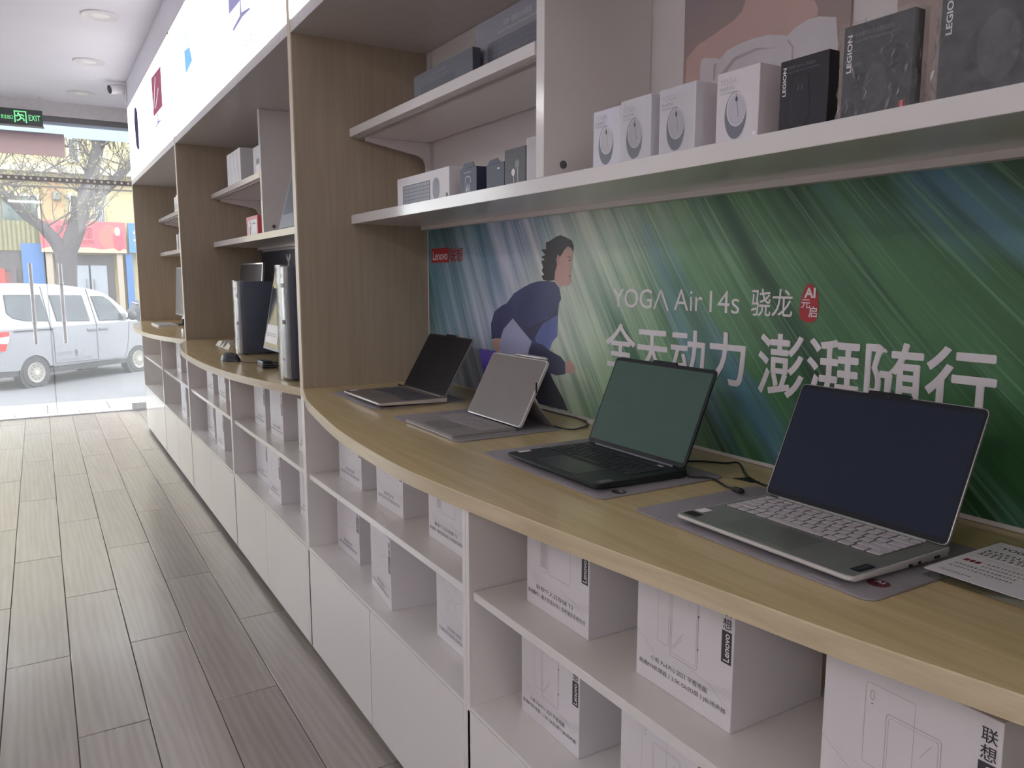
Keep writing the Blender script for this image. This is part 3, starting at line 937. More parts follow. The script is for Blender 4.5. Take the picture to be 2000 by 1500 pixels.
ps = thing('wall_poster', 'wide green streaked advertising poster with a running woman', 'poster', (1.1945, 1.37, 0.938))
bx('board', (1.1882, 1.1945), (0.1985, 2.5445), (0.9345, 0.942), M('poster_white_border', (214, 210, 206), 0.5), ps)
bx('printed_sheet', (1.1882, 1.1945), (0.1985, 2.5445), (0.942, 1.4630), streak_material(), ps)
bx('side_border', (1.1880, 1.1945), (2.5445, 2.5520), (0.9345, 1.4630), MATS['poster_white_border'], ps)
pr = Print((1.1882, 0, 0), (0, -1, 0), (0, 0, 1), 0.0003)
pp = lambda n: [(-y, z) for y, z in DATA[n]]
pr.poly('trs', pp('trousers'))
pr.poly('jkt', pp('jacket'), lift=.0005)
pr.poly('jft', pp('jacket_front'), lift=.0007)
pr.poly('jfd', pp('jacket_fold'), lift=.0008)
pr.poly('slv', pp('sleeve'), lift=.0009)
pr.poly('lap', pp('held_laptop'), lift=.0007)
pr.poly('skn', pp('near_hand'), lift=.0009)
pr.poly('skn', pp('fist'), lift=.0009)
pr.poly('skn', pp('face'), lift=.0006)
pr.poly('hr', pp('hair'), lift=.0008)
pr.poly('ear', pp('ear_shape'), lift=.0009)
pr.poly('hr', pp('eye'), lift=.0009)
pr.poly('hr', pp('brow'), lift=.0009)
pr.poly('lip', pp('lips'), lift=.0009)
pr.build(ps, {'trs': ('printed_trousers', M('print_dark_navy', (40, 42, 60), 0.4)), 'jkt': ('printed_jacket', M('print_navy', (70, 77, 120), 0.4, var=0.15, scale=14)),
              'jft': ('printed_jacket_front', M('print_blue', (98, 112, 176), 0.4, var=0.25, scale=9)), 'jfd': ('printed_fold', M('print_fold', (64, 66, 100), 0.4)), 'slv': ('printed_sleeve', M('print_sleeve', (58, 62, 94), 0.4)),
              'lap': ('printed_laptop', M('print_lavender', (176, 180, 214), 0.4, var=0.05, scale=4)), 'skn': ('printed_skin', M('print_skin', (206, 164, 152), 0.4)),
              'hr': ('printed_hair', M('print_hair', (44, 36, 38), 0.4)), 'ear': ('printed_ear', M('print_ear', (192, 148, 138), 0.4)), 'lip': ('printed_lips', M('print_lips', (176, 104, 104), 0.4))})
pr = Print((1.1882, 0, 0), (0, -1, 0), (0, 0, 1), 0.0006)
# logo
pr.rect('red', -2.516, -2.382, 1.349, 1.398)
pr.text('w0', 'Lenovo', -2.506, 1.3585, width=0.114, height=0.029, off=0.012, lift=.001)
pr.text('red', '联想', -2.374, 1.349, width=0.092, height=0.047, off=0.012)
# product line: YOG + a barless A
pr.text('w1', 'YOG', -1.500, 1.229, width=0.140, height=0.044, off=0.006)
pr.line('w1', [(-1.352, 1.2285), (-1.330, 1.2725), (-1.306, 1.2265)], 0.0052)
pr.text('w2', 'Air', -1.287, 1.229, width=0.086, height=0.045, off=-0.004)
pr.text('w4', '14s', -1.181, 1.2275, width=0.081, height=0.045, off=-0.004)
pr.text('w3', '骁龙', -1.070, 1.225, width=0.098, height=0.053, off=0.004)
pts = [(-0.957 + 0.042 * a, 1.219 + 0.070 * c) for a, c in ((.35, 0), (.75, 0), (.95, .15), (1, .4), (.92, .72), (.7, .95), (.42, 1), (.22, .86), (.06, .55), (0, .25), (.1, .08))]
pr.poly('red', pts)
pr.text('wht', 'AI', -0.947, 1.263, width=0.024, height=0.018, off=0.03, lift=.001)
pr.text('wht', '元', -0.953, 1.244, width=0.020, height=0.016, off=0.01, lift=.001)
pr.text('wht', '启', -0.936, 1.228, width=0.018, height=0.020, off=0.01, lift=.001)
# slogan
for da, db, up_ in ((-.0013, 0, .0004), (.0013, 0, .0007), (0, -.0012, .0010), (0, .0012, .0013)):   # heavy strokes
    pr.text('w5', '全天动力', -1.524 + da, 1.082 + db, width=0.444, height=0.108, off=0.006, lift=up_)
    pr.text('w6', '澎湃随行', -1.046 + da, 1.076 + db, width=0.442, height=0.118, off=0.006, lift=up_)
pr.build(ps, {'red': ('red_lettering', M('poster_red', (172, 40, 46), 0.4)), 'wht': ('seal_lettering', M('poster_white', (226, 220, 222), 0.4)), 'w0': ('logo_lettering', MATS['poster_white'] if 'poster_white' in MATS else M('poster_white', (226, 220, 222), 0.4)), **{k: ('white_lettering', M('poster_white', (226, 220, 222), 0.4)) for k in ('w1', 'w2', 'w3', 'w4', 'w5', 'w6')}})

# portrait poster in the niche above, and a second one beside it
def tonal(name, c0, c1, c2, axis=2, lo=-0.1, hi=0.5):
    m, nt, b = nodes_of(name)
    tc = nt.nodes.new('ShaderNodeTexCoord')
    sx = nt.nodes.new('ShaderNodeSeparateXYZ')
    nt.links.new(tc.outputs['Object'], sx.inputs[0])
    nz = nt.nodes.new('ShaderNodeTexNoise')
    nz.inputs['Scale'].default_value = 6
    nt.links.new(tc.outputs['Object'], nz.inputs['Vector'])
    mr = nt.nodes.new('ShaderNodeMapRange')
    mr.inputs['From Min'].default_value = lo
    mr.inputs['From Max'].default_value = hi
    nt.links.new(sx.outputs[axis], mr.inputs[0])
    ad = nt.nodes.new('ShaderNodeMath')
    ad.operation = 'MULTIPLY_ADD'
    ad.inputs[1].default_value = 0.5
    nt.links.new(nz.outputs['Fac'], ad.inputs[0])
    nt.links.new(mr.outputs[0], ad.inputs[2])
    rp = nt.nodes.new('ShaderNodeValToRGB')
    e = rp.color_ramp.elements
    e.new(0.5)
    for el, p, c in zip(e, (0.15, 0.6, 1.0), (c0, c1, c2)):
        el.position = p
        el.color = lin(c) + (1,)
    nt.links.new(ad.outputs[0], rp.inputs[0])
    nt.links.new(rp.outputs[0], b.inputs['Base Color'])
    b.inputs['Roughness'].default_value = 0.4
    MATS[name] = m
    return m
tp = thing('portrait_poster', 'portrait poster of a woman in a white off-shoulder dress', 'poster', (1.1945, 1.08, 1.5056))
bx('printed_sheet', (1.1892, 1.1945), (0.884, 1.280), (1.5056, 2.045), tonal('print_terracotta', (176, 124, 106), (176, 152, 138), (158, 146, 150)), tp)
pr = Print((1.1892, 0, 0), (0, -1, 0), (0, 0, 1), 0.0003)
def clip(pts):
    return [(max(-1.279, min(-0.885, a)), max(1.507, min(2.044, c))) for a, c in pts]
pr.poly('skin', clip(pp('p_skin')))
pr.poly('dress', clip(pp('p_dress')), lift=.0006)
for n in ('p_fold1', 'p_fold2', 'p_fold3'):
    pr.poly('fold', clip(pp(n)), lift=.0009)
pr.ell('skin', -1.010, 1.935, 0.055, 0.075, lift=.0004)
pr.ell('hair', -1.010, 1.965, 0.072, 0.075, lift=.0003)
pr.build(tp, {'skin': ('printed_skin', M('print_warm_skin', (206, 176, 168), 0.4, var=0.05, scale=6)), 'dress': ('printed_dress', M('print_white_dress', (216, 212, 214), 0.4, var=0.05, scale=12)),
              'fold': ('printed_fold_shadow', M('print_fold_grey', (184, 178, 182), 0.4)), 'hair': ('printed_hair', MATS['print_hair'])})
tp = bx('colour_poster', (1.1892, 1.1945), (0.415, 0.800), (1.5056, 2.045), tonal('print_sand', (150, 120, 100), (196, 150, 118), (176, 158, 150)))
tag(tp, 'warm sand-coloured poster behind the bagged gaming mouse boxes', 'poster')

# ------------------------------------------------------------------ boxed goods in the niches
def carton(name, label, cat, xf, depth, ylo, yhi, zb, zt, mat, group=None, bevel=0.0008, loose=None):
    t = thing(name, label, cat, (xf + depth / 2, (ylo + yhi) / 2, zb), group=group)
    bx('carton', (xf, xf + depth), (ylo, yhi), (zb + .0003, zt), mat, t, bevel=bevel, seg=1)
    return t

def mouse_picture(pr, cx, cz, w, h, tilt=-0.12):
    """top view of a mouse printed on a carton"""
    pr.ell('shell', cx, cz, w / 2, h / 2, n=32, rot=-tilt * .3)
    pr.ell('top', cx + w * .04, cz + h * .12, w * .45, h * .365, n=32, lift=.0006, rot=-tilt)
    pr.ell('rim', cx + w * .05, cz + h * .11, w * .40, h * .325, n=32, lift=.0008, rot=-tilt)
    pr.line('slot', [(cx + w * .02, cz + h * .46), (cx + w * .16, cz - h * .05)], w * .035, lift=.001)
    pr.ell('wheel', cx + w * .05, cz + h * .33, w * .05, h * .055, n=14, lift=.0012)
MOUSEM = {'shell': ('printed_mouse', M('print_mouse_grey', (118, 120, 132), 0.4)), 'top': ('printed_rim', M('print_mouse_rim', (206, 204, 210), 0.4)),
          'rim': ('printed_shell', M('print_mouse_top', (190, 186, 194), 0.4, var=0.06, scale=30)), 'slot': ('printed_slot', M('print_mouse_slot', (150, 148, 156), 0.4)), 'wheel': ('printed_wheel', M('print_wheel', (66, 66, 76), 0.4))}
FILM = glass('clear_wrap_film', (0.99, 0.99, 0.99), gloss=1.3, rough=0.12, bump=0.5, bscale=60)
MB_ = [('white mouse box farthest left, tucked against the second one', 1.155, 1.238, 1.6085, 0.926, (206, 206, 216)),
       ('white shrink-wrapped mouse box overlapping the first', 1.072, 1.1545, 1.6125, 0.9245, (222, 220, 226)),
       ('white mouse box with crinkled film glare, third along', 0.965, 1.051, 1.6120, 0.925, (220, 217, 222)),
       ('white mouse box beside the black mouse box', 0.835, 0.920, 1.6105, 0.9255, (216, 210, 214))]
for k, (lab, ylo, yhi, zt, xf, col) in enumerate(MB_):
    t = carton('mouse_box', lab, 'box', xf, 0.050 if k != 0 else 0.06, ylo, yhi, 1.505, zt, M('white_mouse_card_%d' % k, col, 0.35, var=0.01), group='white mouse boxes')
    pr = left_face(yhi, xf, 1.505)
    w = yhi - ylo
    pr.text('grey', 'YOGA', 0.007, 0.086, width=0.034, height=0.009, off=0.0)
    pr.greek('grey2', 0.007, 0.0785, 0.030, 0.004, k)
    pr.greek('grey2', 0.007, 0.0725, 0.036, 0.0025, k + 9)
    mouse_picture(pr, w * 0.47, 0.0385, 0.043, 0.070)
    if k == 3:
        pr.rect('white', w - 0.010, w - 0.003, 0.004, 0.010)
    names = dict(MOUSEM)
    names.update({'grey': ('brand_lettering', PALEINK), 'grey2': ('caption', M('print_soft_grey', (166, 162, 168), 0.4)), 'white': ('price_sticker', WHITEINK)})
    pr.build(t, names)
    if k in (1, 2):
        bx('shrink_film', (xf - 0.0016, xf - 0.0014), (ylo + .001, yhi - .001), (1.506, zt - 0.001), FILM, t)

def legion_box(name, label, ylo, yhi, zt, xf, depth, mat, sub):
    t = carton(name, label, 'box', xf, depth, ylo, yhi, 1.505, zt, mat, group='dark gaming mouse boxes')
    w, h = yhi - ylo, zt - 1.505
    pr = left_face(yhi, xf, 1.505)
    pr.text('w', 'LEGION', w * .065, h * .50, width=h * .40, height=w * .072, off=0.02, turn=True)
    pr.text('g', sub[0], w * .165, h * .86, width=w * .56, height=h * .052)
    pr.text('g', sub[1], w * .165, h * .80, width=w * .66, height=h * .036)
    return t, pr, w, h
t, pr, w, h = legion_box('gaming_mouse_box', 'black gaming mouse box without wrapping, between white box and bag', 0.717, 0.798, 1.6015, 0.926, 0.022, BLACKCARD, ('拯救者 M6X Pro 游戏鼠标', 'Legion M6X Pro Gaming Mouse'))
cxm = w * .44
pts = []
for k in range(29):
    a = math.pi + math.pi * k / 28
    pts.append((cxm + 0.0155 * math.cos(a), 0.020 + 0.016 * math.sin(a)))
pr.poly('m', pts + [(cxm + 0.0155, 0.045), (cxm + 0.012, 0.072), (cxm - 0.012, 0.072), (cxm - 0.0155, 0.045)])
pr.line('e', [(cxm - 0.0155, 0.045)] + pts + [(cxm + 0.0155, 0.045)], 0.0005, lift=.0006)
pr.rect('s', cxm - 0.0035, cxm - 0.0025, 0.052, 0.060, lift=.0006)
pr.rect('s', cxm + 0.0025, cxm + 0.0035, 0.052, 0.060, lift=.0006)
pr.build(t, {'w': ('brand_lettering', WHITEINK), 'g': ('caption', GREYINK), 'm': ('printed_mouse', M('print_black_mouse', (42, 42, 48), 0.3)), 'e': ('printed_outline', M('print_dim_line', (84, 84, 92), 0.4)), 's': ('printed_buttons', GREYINK)})

def bag(parent, xf, depth, ylo, yhi, zb, zt, seed, flare=0.012):
    """loose clear plastic bag around a carton: a crumpled closed skin"""
    rnd = random.Random(seed)
    vs_, fs = [], []
    nv = 18
    corners = [(xf - .002, yhi + .003), (xf - .002, ylo - .003), (xf + depth + .003, ylo - .003), (xf + depth + .003, yhi + .003)]
    ring = []
    seg = [16, 4, 10, 4]
    for c in range(4):
        a, b_ = corners[c], corners[(c + 1) % 4]
        for k in range(seg[c]):
            t_ = k / seg[c]
            ring.append((a[0] + (b_[0] - a[0]) * t_, a[1] + (b_[1] - a[1]) * t_, c))
    n = len(ring)
    for j in range(nv + 1):
        z = zb + .0008 + (zt + .003 - zb) * j / nv
        low = 1 - j / nv
        for i, (x, y, c) in enumerate(ring):
            dz = rnd.uniform(-.002, .002) if 0 < j < nv else 0
            if c == 0:
                vs_.append((x - rnd.random() ** 2 * 0.0055, y + rnd.uniform(-.002, .002), z + dz))
            elif c == 1:
                vs_.append((x, y - rnd.uniform(0, .003) - flare * .6 * low * rnd.random(), z + dz))
            elif c == 3:
                vs_.append((x, y + rnd.uniform(0, .003) + flare * .6 * low * rnd.random(), z + dz))
            else:
                vs_.append((x + rnd.uniform(0, .003), y, z))
    for j in range(nv):
        for i in range(n):
            a, b_ = j * n + i, j * n + (i + 1) % n
            if (i + j) % 2:
                fs += [(a, b_, b_ + n), (a, b_ + n, a + n)]
            else:
                fs += [(a, b_, a + n), (b_, b_ + n, a + n)]
    o = MB().add(vs_, fs).build('plastic_bag', FILM2, parent, smooth=True, angle=28)
    return o
FILM2 = glass('crinkled_bag_film', (0.96, 0.96, 0.96), gloss=2.6, rough=0.12, veil=0.06, bump=0.4, bscale=90)
for lab, ylo, yhi, zt, sub, sd in (('graphite gaming mouse box in a crinkled clear bag, smaller one', 0.599, 0.697, 1.6220, ('拯救者 M5 无线游戏鼠标', 'Legion M5 Wireless Gaming Mouse'), 3),
                                   ('taller bagged graphite gaming box at the right end of shelf', 0.430, 0.567, 1.6650, ('拯救者 M7 无线游戏鼠标', 'Legion M7 Wireless Gaming Mouse'), 4)):
    t, pr, w, h = legion_box('bagged_mouse_box', lab, ylo, yhi, zt, 0.927, 0.020, DARKCARD, sub)
    if sd == 4:
        pr.m.clear()
        pr.text('w', 'LEGION', w * .05, h * .46, width=h * .30, height=w * .055, off=0.02, turn=True)
        pr.greek('g', w * .14, h * .80, w * .40, h * .035, 5)
    pr.rect('r', w * .845, w * .93, 0.0005, h * .09)
    pr.text('w', 'Lenovo', w * .868, 0.0016, width=h * .08, height=w * .035, off=0.01, turn=True, lift=.0007)
    pr.ell('m', w * .5, h * .30, w * .17, h * .24)
    pr.build(t, {'w': ('brand_lettering', WHITEINK), 'g': ('caption', GREYINK), 'r': ('red_tab', REDINK), 'm': ('printed_mouse', M('print_grey_mouse', (72, 72, 80), 0.35))})
    bag(t, 0.927, 0.020, ylo, yhi, 1.505, zt, sd)

# left group on the lower shelf
t = carton('keyboard_set_box', 'white keyboard and mouse set box next to the wooden divider', 'box', 0.925, 0.040, 1.849, 2.188, 1.505, 1.5825, BOXW)
pr = left_face(2.188, 0.925, 1.505)
pr.greek('g', 0.014, 0.067, 0.06, 0.0035, 1)
pr.greek('g', 0.014, 0.060, 0.07, 0.0025, 2)
pr.rect('kb', 0.040, 0.224, 0.0015, 0.054)
for r in range(5):
    n = 15 if r < 4 else 9
    wk = 0.176 / n
    for c in range(n):
        pr.rect('key', 0.044 + c * wk + .001, 0.044 + (c + 1) * wk - .001, 0.0030 + r * 0.0101, 0.0030 + r * 0.0101 + 0.0082, lift=.0007)
pr.rrect('ms', 0.240, 0.281, 0.0015, 0.056, 0.018)
pr.line('kb', [(0.260, 0.030), (0.260, 0.050)], 0.0015, lift=.0007)
pr.rect('kb', 0.320, 0.331, 0.003, 0.012)
pr.build(t, {'g': ('caption', PALEINK), 'kb': ('printed_keyboard', M('print_keyboard', (66, 66, 78), 0.4)), 'key': ('printed_keys', M('print_keys', (142, 140, 152), 0.4)), 'ms': ('printed_mouse', M('print_side_mouse', (120, 116, 132), 0.4))})

t = carton('earbud_box', 'navy earbud box with hanging tab next to the keyboard set', 'box', 0.926, 0.045, 1.704, 1.790, 1.505, 1.566, NAVYCARD, group='navy audio boxes')
MB().prism([(1.712, 1.566), (1.782, 1.566), (1.765, 1.578), (1.722, 1.578)], 'x', 0.9265, 0.9275).build('hang_tab', NAVYCARD, t)
pr = left_face(1.790, 0.926, 1.505)
pr.text('w', 'moto buds', 0.022, 0.048, width=0.036, height=0.0055)
pr.line('w', [(0.028, 0.024), (0.028, 0.033), (0.031, 0.038), (0.036, 0.040), (0.048, 0.040), (0.053, 0.038), (0.056, 0.033), (0.056, 0.024)], 0.0022)
pr.rrect('l', 0.028, 0.056, 0.001, 0.022, 0.006)
pr.line('w', [(0.034, 0.004), (0.041, 0.016), (0.048, 0.004)], 0.002, lift=.0007)
pr.build(t, {'w': ('brand_lettering', M('print_silver', (186, 186, 198), 0.3)), 'l': ('printed_case', M('print_case', (78, 82, 104), 0.35))})
t = carton('earbud_case_box', 'navy earbud box with open flap, middle of the audio boxes', 'box', 0.926, 0.045, 1.572, 1.655, 1.505, 1.5605, NAVYCARD, group='navy audio boxes')
MB().prism([(1.590, 1.5605), (1.650, 1.5605), (1.640, 1.570), (1.605, 1.572)], 'x', 0.9265, 0.9275).build('hang_tab', NAVYCARD, t)
pr = left_face(1.655, 0.926, 1.505)
pr.greek('g', 0.018, 0.045, 0.034, 0.0045, 5)
pr.rrect('w', 0.052, 0.062, 0.041, 0.045, 0.0018)
pr.build(t, {'g': ('caption', GREYINK), 'w': ('printed_badge', WHITEINK)})
t = carton('earphone_box', 'tall graphite earphone box with white earbuds pictured', 'box', 0.9245, 0.018, 1.478, 1.568, 1.505, 1.5825, DARKCARD, group='navy audio boxes')
pr = left_face(1.568, 0.9245, 1.505)
pr.greek('g', 0.010, 0.062, 0.040, 0.003, 6)
pr.greek('g', 0.010, 0.055, 0.045, 0.0025, 7)
for cx_, cz_, rr in ((0.038, 0.026, 0.0075), (0.055, 0.042, 0.009)):
    pr.ell('w' if rr < .008 else 'd', cx_, cz_, rr, rr * 1.1, n=16)
    pr.line('w', [(cx_ + .002, cz_ - rr), (cx_ + .003, 0.001)], 0.0022)
pr.build(t, {'g': ('caption', GREYINK), 'w': ('printed_earbud', WHITEINK), 'd': ('printed_ear_tip', M('print_bud_grey', (120, 118, 128), 0.35))})
t = carton('charger_box', 'slim white glossy box beside the white partition', 'box', 0.9255, 0.03, 1.432, 1.4765, 1.505, 1.5965, BOXW)
pr = left_face(1.4765, 0.9255, 1.505)
for q in range(4):
    pr.greek('g', 0.006, 0.082 - q * 0.006, 0.026, 0.0022, q)
pr.build(t, {'g': ('caption', PALEINK)})
bx('shrink_film', (0.9242, 0.9244), (1.433, 1.4755), (1.506, 1.596), FILM, t)

# keyboard cartons on the upper shelf
KBCARD = M('slate_card', (82, 82, 94), 0.4, var=0.03)
KBCARD2 = M('pale_slate_card', (128, 126, 136), 0.4, var=0.03)
t = carton('keyboard_box', 'slim slate-blue keyboard box lying at the front of the upper shelf', 'box', 0.930, 0.022, 1.727, 2.070, 1.782, 1.846, KBCARD, group='keyboard boxes on the upper shelf')
pr = left_face(2.070, 0.930, 1.782)
pr.text('g', '联想一键服务机械键盘', 0.120, 0.044, width=0.080, height=0.0085)
pr.text('g', 'Lenovo Mechanical Keyboard', 0.100, 0.034, width=0.115, height=0.006)
pr.rect('k', 0.05, 0.25, 0.002, 0.028)
pr.build(t, {'g': ('caption', M('print_kb_caption', (126, 124, 136), 0.4)), 'k': ('printed_keyboard', M('print_kb_dark', (66, 68, 78), 0.4))})
t = carton('mechanical_keyboard_box', 'large grey keyboard box behind, up against the white partition', 'box', 0.962, 0.06, 1.4205, 1.770, 1.782, 1.9075, KBCARD2, group='keyboard boxes on the upper shelf')
pr = left_face(1.770, 0.962, 1.782)
pr.text('g', '联想一键服务机械键盘', 0.135, 0.092, width=0.120, height=0.013)
pr.text('g', 'Lenovo Chocolate Mechanical Keyboard', 0.110, 0.078, width=0.190, height=0.0085)
pr.rect('k', 0.060, 0.345, 0.003, 0.068)
for r in range(5):
    for c in range(20):
        pr.rect('c', 0.064 + c * .014, 0.064 + c * .014 + .0115, 0.006 + r * .0125, 0.006 + r * .0125 + .0100, lift=.0007)
pr.build(t, {'g': ('caption', M('print_light_caption', (178, 174, 182), 0.4)), 'k': ('printed_keyboard', M('print_kb2', (84, 86, 96), 0.4)), 'c': ('printed_keys', M('print_kb2_keys', (98, 98, 108), 0.4))})

# ------------------------------------------------------------------ laptops on mats
def rrect_pts(a0, a1, b0, b1, r, n=5):
    pts = []
    for cx, cy, st in ((a1 - r, b0 + r, -90), (a1 - r, b1 - r, 0), (a0 + r, b1 - r, 90), (a0 + r, b0 + r, 180)):
        for k in range(n + 1):
            a = math.radians(st + 90 * k / n)
            pts.append((cx + r * math.cos(a), cy + r * math.sin(a)))
    return pts

def slab(name, mat, parent, o, ea, eb, a0, a1, b0, b1, t, r=0.004, bevel=0.0, n=5):
    """rounded plate spanned by ea, eb, thickness t along ea x eb"""
    o, ea, eb = Vector(o), Vector(ea), Vector(eb)
    en = ea.cross(eb)
    pts = rrect_pts(a0, a1, b0, b1, r, n)
    m = MB()
    k = len(pts)
    vs_ = [o + ea * a + eb * b for a, b in pts] + [o + ea * a + eb * b + en * t for a, b in pts]
    m.add(vs_, [tuple(range(k - 1, -1, -1)), tuple(range(k, 2 * k))] + [(i, (i + 1) % k, (i + 1) % k + k, i + k) for i in range(k)])
    return m.build(name, mat, parent, bevel=bevel, seg=2)

ZM = ZT + 0.0030      # top of a mat
MATS_POS = [(0.780, 1.075, 2.040, 2.412, 'grey felt mat under the farthest laptop'), (0.778, 1.068, 1.528, 1.906, 'grey felt mat under the tablet with kickstand'),
            (0.773, 1.060, 1.000, 1.408, 'grey felt mat under the black laptop'), (0.783, 1.060, 0.513, 0.930, 'grey felt mat under the silver laptop')]
for k, (x0, x1, y0, y1, lab) in enumerate(MATS_POS):
    t = thing('laptop_mat', lab, 'mat', ((x0 + x1) / 2, (y0 + y1) / 2, ZT), group='grey laptop mats')
    slab('pad', MATG, t, (0, 0, ZT + .0002), (1, 0, 0), (0, 1, 0), x0, x1, y0, y1, ZM - ZT - .0002, r=0.016, bevel=0.0006)
    pr = Print((0, 0, ZM), (0, -1, 0), (1, 0, 0), 0.0003)
    sy, sx = (0.541, 0.838) if k == 3 else (1.018, 0.826)
    if k >= 2:
        pr.ell('seal', -sy, sx, 0.0135, 0.0125)
        pr.text('wht', 'AI', -sy - 0.008, sx + 0.0005, width=0.013, height=0.008, off=0.02, lift=.0005)
        pr.greek('wht', -sy - 0.006, sx - 0.008, 0.013, 0.0055, 2)
        y_ = 0.605 if k == 3 else 1.085
        pr.rrect('emb', -y_, -y_ + 0.045, 0.787, 0.796, 0.003)
        pr.greek('emb', -y_ + 0.050, 0.789, 0.028, 0.005, 4)
    pr.build(t, {'seal': ('printed_seal', M('mat_seal_%d' % k, (104, 42, 50) if k == 3 else (52, 48, 50), 0.6)), 'wht': ('seal_lettering', M('mat_seal_letter', (206, 198, 200), 0.6)), 'emb': ('embossed_mark', M('mat_emboss', (160, 155, 158), 0.6))})

ROWS = [[1] * 15, [1] * 13 + [2], [1.5] + [1] * 12 + [1.5], [1.75] + [1] * 11 + [2.25], [2.25] + [1] * 10 + [2.75], [1.25, 1, 1, 1.25, 5.5, 1.25, 1.25, 1.25, 1.25]]
_keyme = {}

def keyboard(parent, zt, xk0, xk1, ylo, yhi, mat, joined=False, tag_=''):
    rows = len(ROWS)
    hs = [0.62] + [1] * 5
    tot = sum(hs)
    unit = (yhi - ylo) / 15
    x = xk1
    jm = MB()
    for r in range(rows):
        hx = (xk1 - xk0) * hs[r] / tot
        y = yhi
        for w in ROWS[r]:
            wy = unit * w
            g = 0.0015
            if joined:
                jm.box(x - hx + g, x - g, y - wy + g, y - g, zt, zt + 0.0012)
            else:
                key = (tag_, round(hx, 5), round(wy, 5))
                if key not in _keyme:
                    m = MB().box(-hx / 2 + g, hx / 2 - g, -wy / 2 + g, wy / 2 - g, 0, 0.0014).build('key', mat, None, bevel=0.0006, seg=1)
                    _keyme[key] = m.data
                    bpy.data.objects.remove(m)
                o = bpy.data.objects.new('key', _keyme[key])
                off = ORG[parent]
                o.location = (x - hx / 2 - off.x, y - wy / 2 - off.y, zt - off.z)
                link(o, parent)
            y -= wy
        x -= hx
    if joined:
        o = jm.build('keyboard', mat, parent)
        o['kind'] = 'stuff'

def laptop(name, label, y0, y1, xf, xh, zd, top, mats, keys, pad, notch=True, joined=False, thick=0.0125, group='laptops on the worktop'):
    body, deck, keym, bezel, disp, lidm, hingem = mats
    t = thing(name, label, 'laptop', ((xf + xh) / 2, (y0 + y1) / 2, ZM), group=group)
    zb = zd - thick
    # wedge-shaped base: thinner at the front
    pts = rrect_pts(xf, xh + 0.012, y0, y1, 0.008)
    m = MB()
    k = len(pts)
    def lowz(x):
        q = min(1.0, max(0.0, (x - xf) / 0.05))
        return zd - 0.006 - (thick - 0.006) * q
    ins = [(xf + (x - xf) * 0.99 + 0.002, y0 + (y - y0) * 0.985 + (y1 - y0) * 0.0075) for x, y in pts]
    vs_ = [(x, y, zd) for x, y in pts] + [(x, y, zd - 0.004) for x, y in pts] + [(x, y, lowz(x)) for x, y in ins]
    fs = [tuple(range(k)), tuple(range(3 * k - 1, 2 * k - 1, -1))]
    for l in range(2):
        fs += [(i + l * k, (i + 1) % k + l * k, (i + 1) % k + (l + 1) * k, i + (l + 1) * k) for i in range(k)]
    base = m.add(vs_, fs).build('base', body, t, smooth=True)
    slab('deck', deck, t, (0, 0, zd), (1, 0, 0), (0, 1, 0), xf + 0.0025, xh + 0.010, y0 + 0.0025, y1 - 0.0025, 0.0003, r=0.007)
    for fx in (xf + 0.05, xh - 0.02):
        for fy in (y0 + 0.03, y1 - 0.03):
            MB().box(fx - .012, fx + .012, fy - .004, fy + .004, ZM + .0002, zb + 0.001).build('rubber_foot', BLACKP, t)
    if pad:
        slab('touchpad', pad[4], t, (0, 0, zd + 0.0003), (1, 0, 0), (0, 1, 0), pad[0], pad[1], pad[2], pad[3], 0.0002, r=0.003)
    slab('keyboard_well', M(deck.name + '_well', (104, 106, 102) if deck is DECK4 else (26, 29, 31) if deck is BLKBODY else (104, 99, 96), 0.5), t, (0, 0, zd + 0.0003), (1, 0, 0), (0, 1, 0), keys[0] - .001, keys[1] + .001, keys[2] - .001, keys[3] + .001, 0.0001, r=0.003)
    keyboard(t, zd + 0.0004, keys[0], keys[1], keys[2], keys[3], keym, joined, name + deck.name)
    # lid
    h0 = Vector((xh, 0, zd + 0.003))
    d = Vector((top[0] - xh, 0, top[1] - zd - 0.003))
    H = d.length
    d.normalize()
    yv = Vector((0, -1, 0))
    nrm = yv.cross(d)      # towards the viewer
    lid = slab('lid', lidm, t, h0 - nrm * 0.0048, yv, d, -y1, -y0, 0.0, H, 0.0046, r=0.008, bevel=0.001)
    slab('bezel', bezel, lid, h0 - nrm * 0.0003, yv, d, -y1 + 0.0016, -y0 - 0.0016, 0.001, H - 0.0016, 0.0005, r=0.007)
    slab('display', disp, lid, h0 + nrm * 0.0002, yv, d, -y1 + 0.005, -y0 - 0.005, 0.009, H - 0.008, 0.0002, r=0.003)
    yc = -(y0 + y1) / 2
    if notch:
        slab('camera_bump', bezel, lid, h0 - nrm * 0.0045, yv, d, yc - 0.030, yc + 0.038, H - 0.006, H + 0.0038, 0.0045, r=0.003)
        MB().lathe([(0.0016, 0), (0.0016, 0.0005)], h0 + d * (H - 0.003) + yv * (yc + 0.004) + nrm * 0.0002, nrm, 12).build('webcam', BLACKP, lid)
    # hinge barrel
    MB().tube([(xh + 0.003, y0 + 0.028, zd + 0.0005), (xh + 0.003, y1 - 0.028, zd + 0.0005)], 0.0045, 12).build('hinge', hingem, t, smooth=True)
    return t

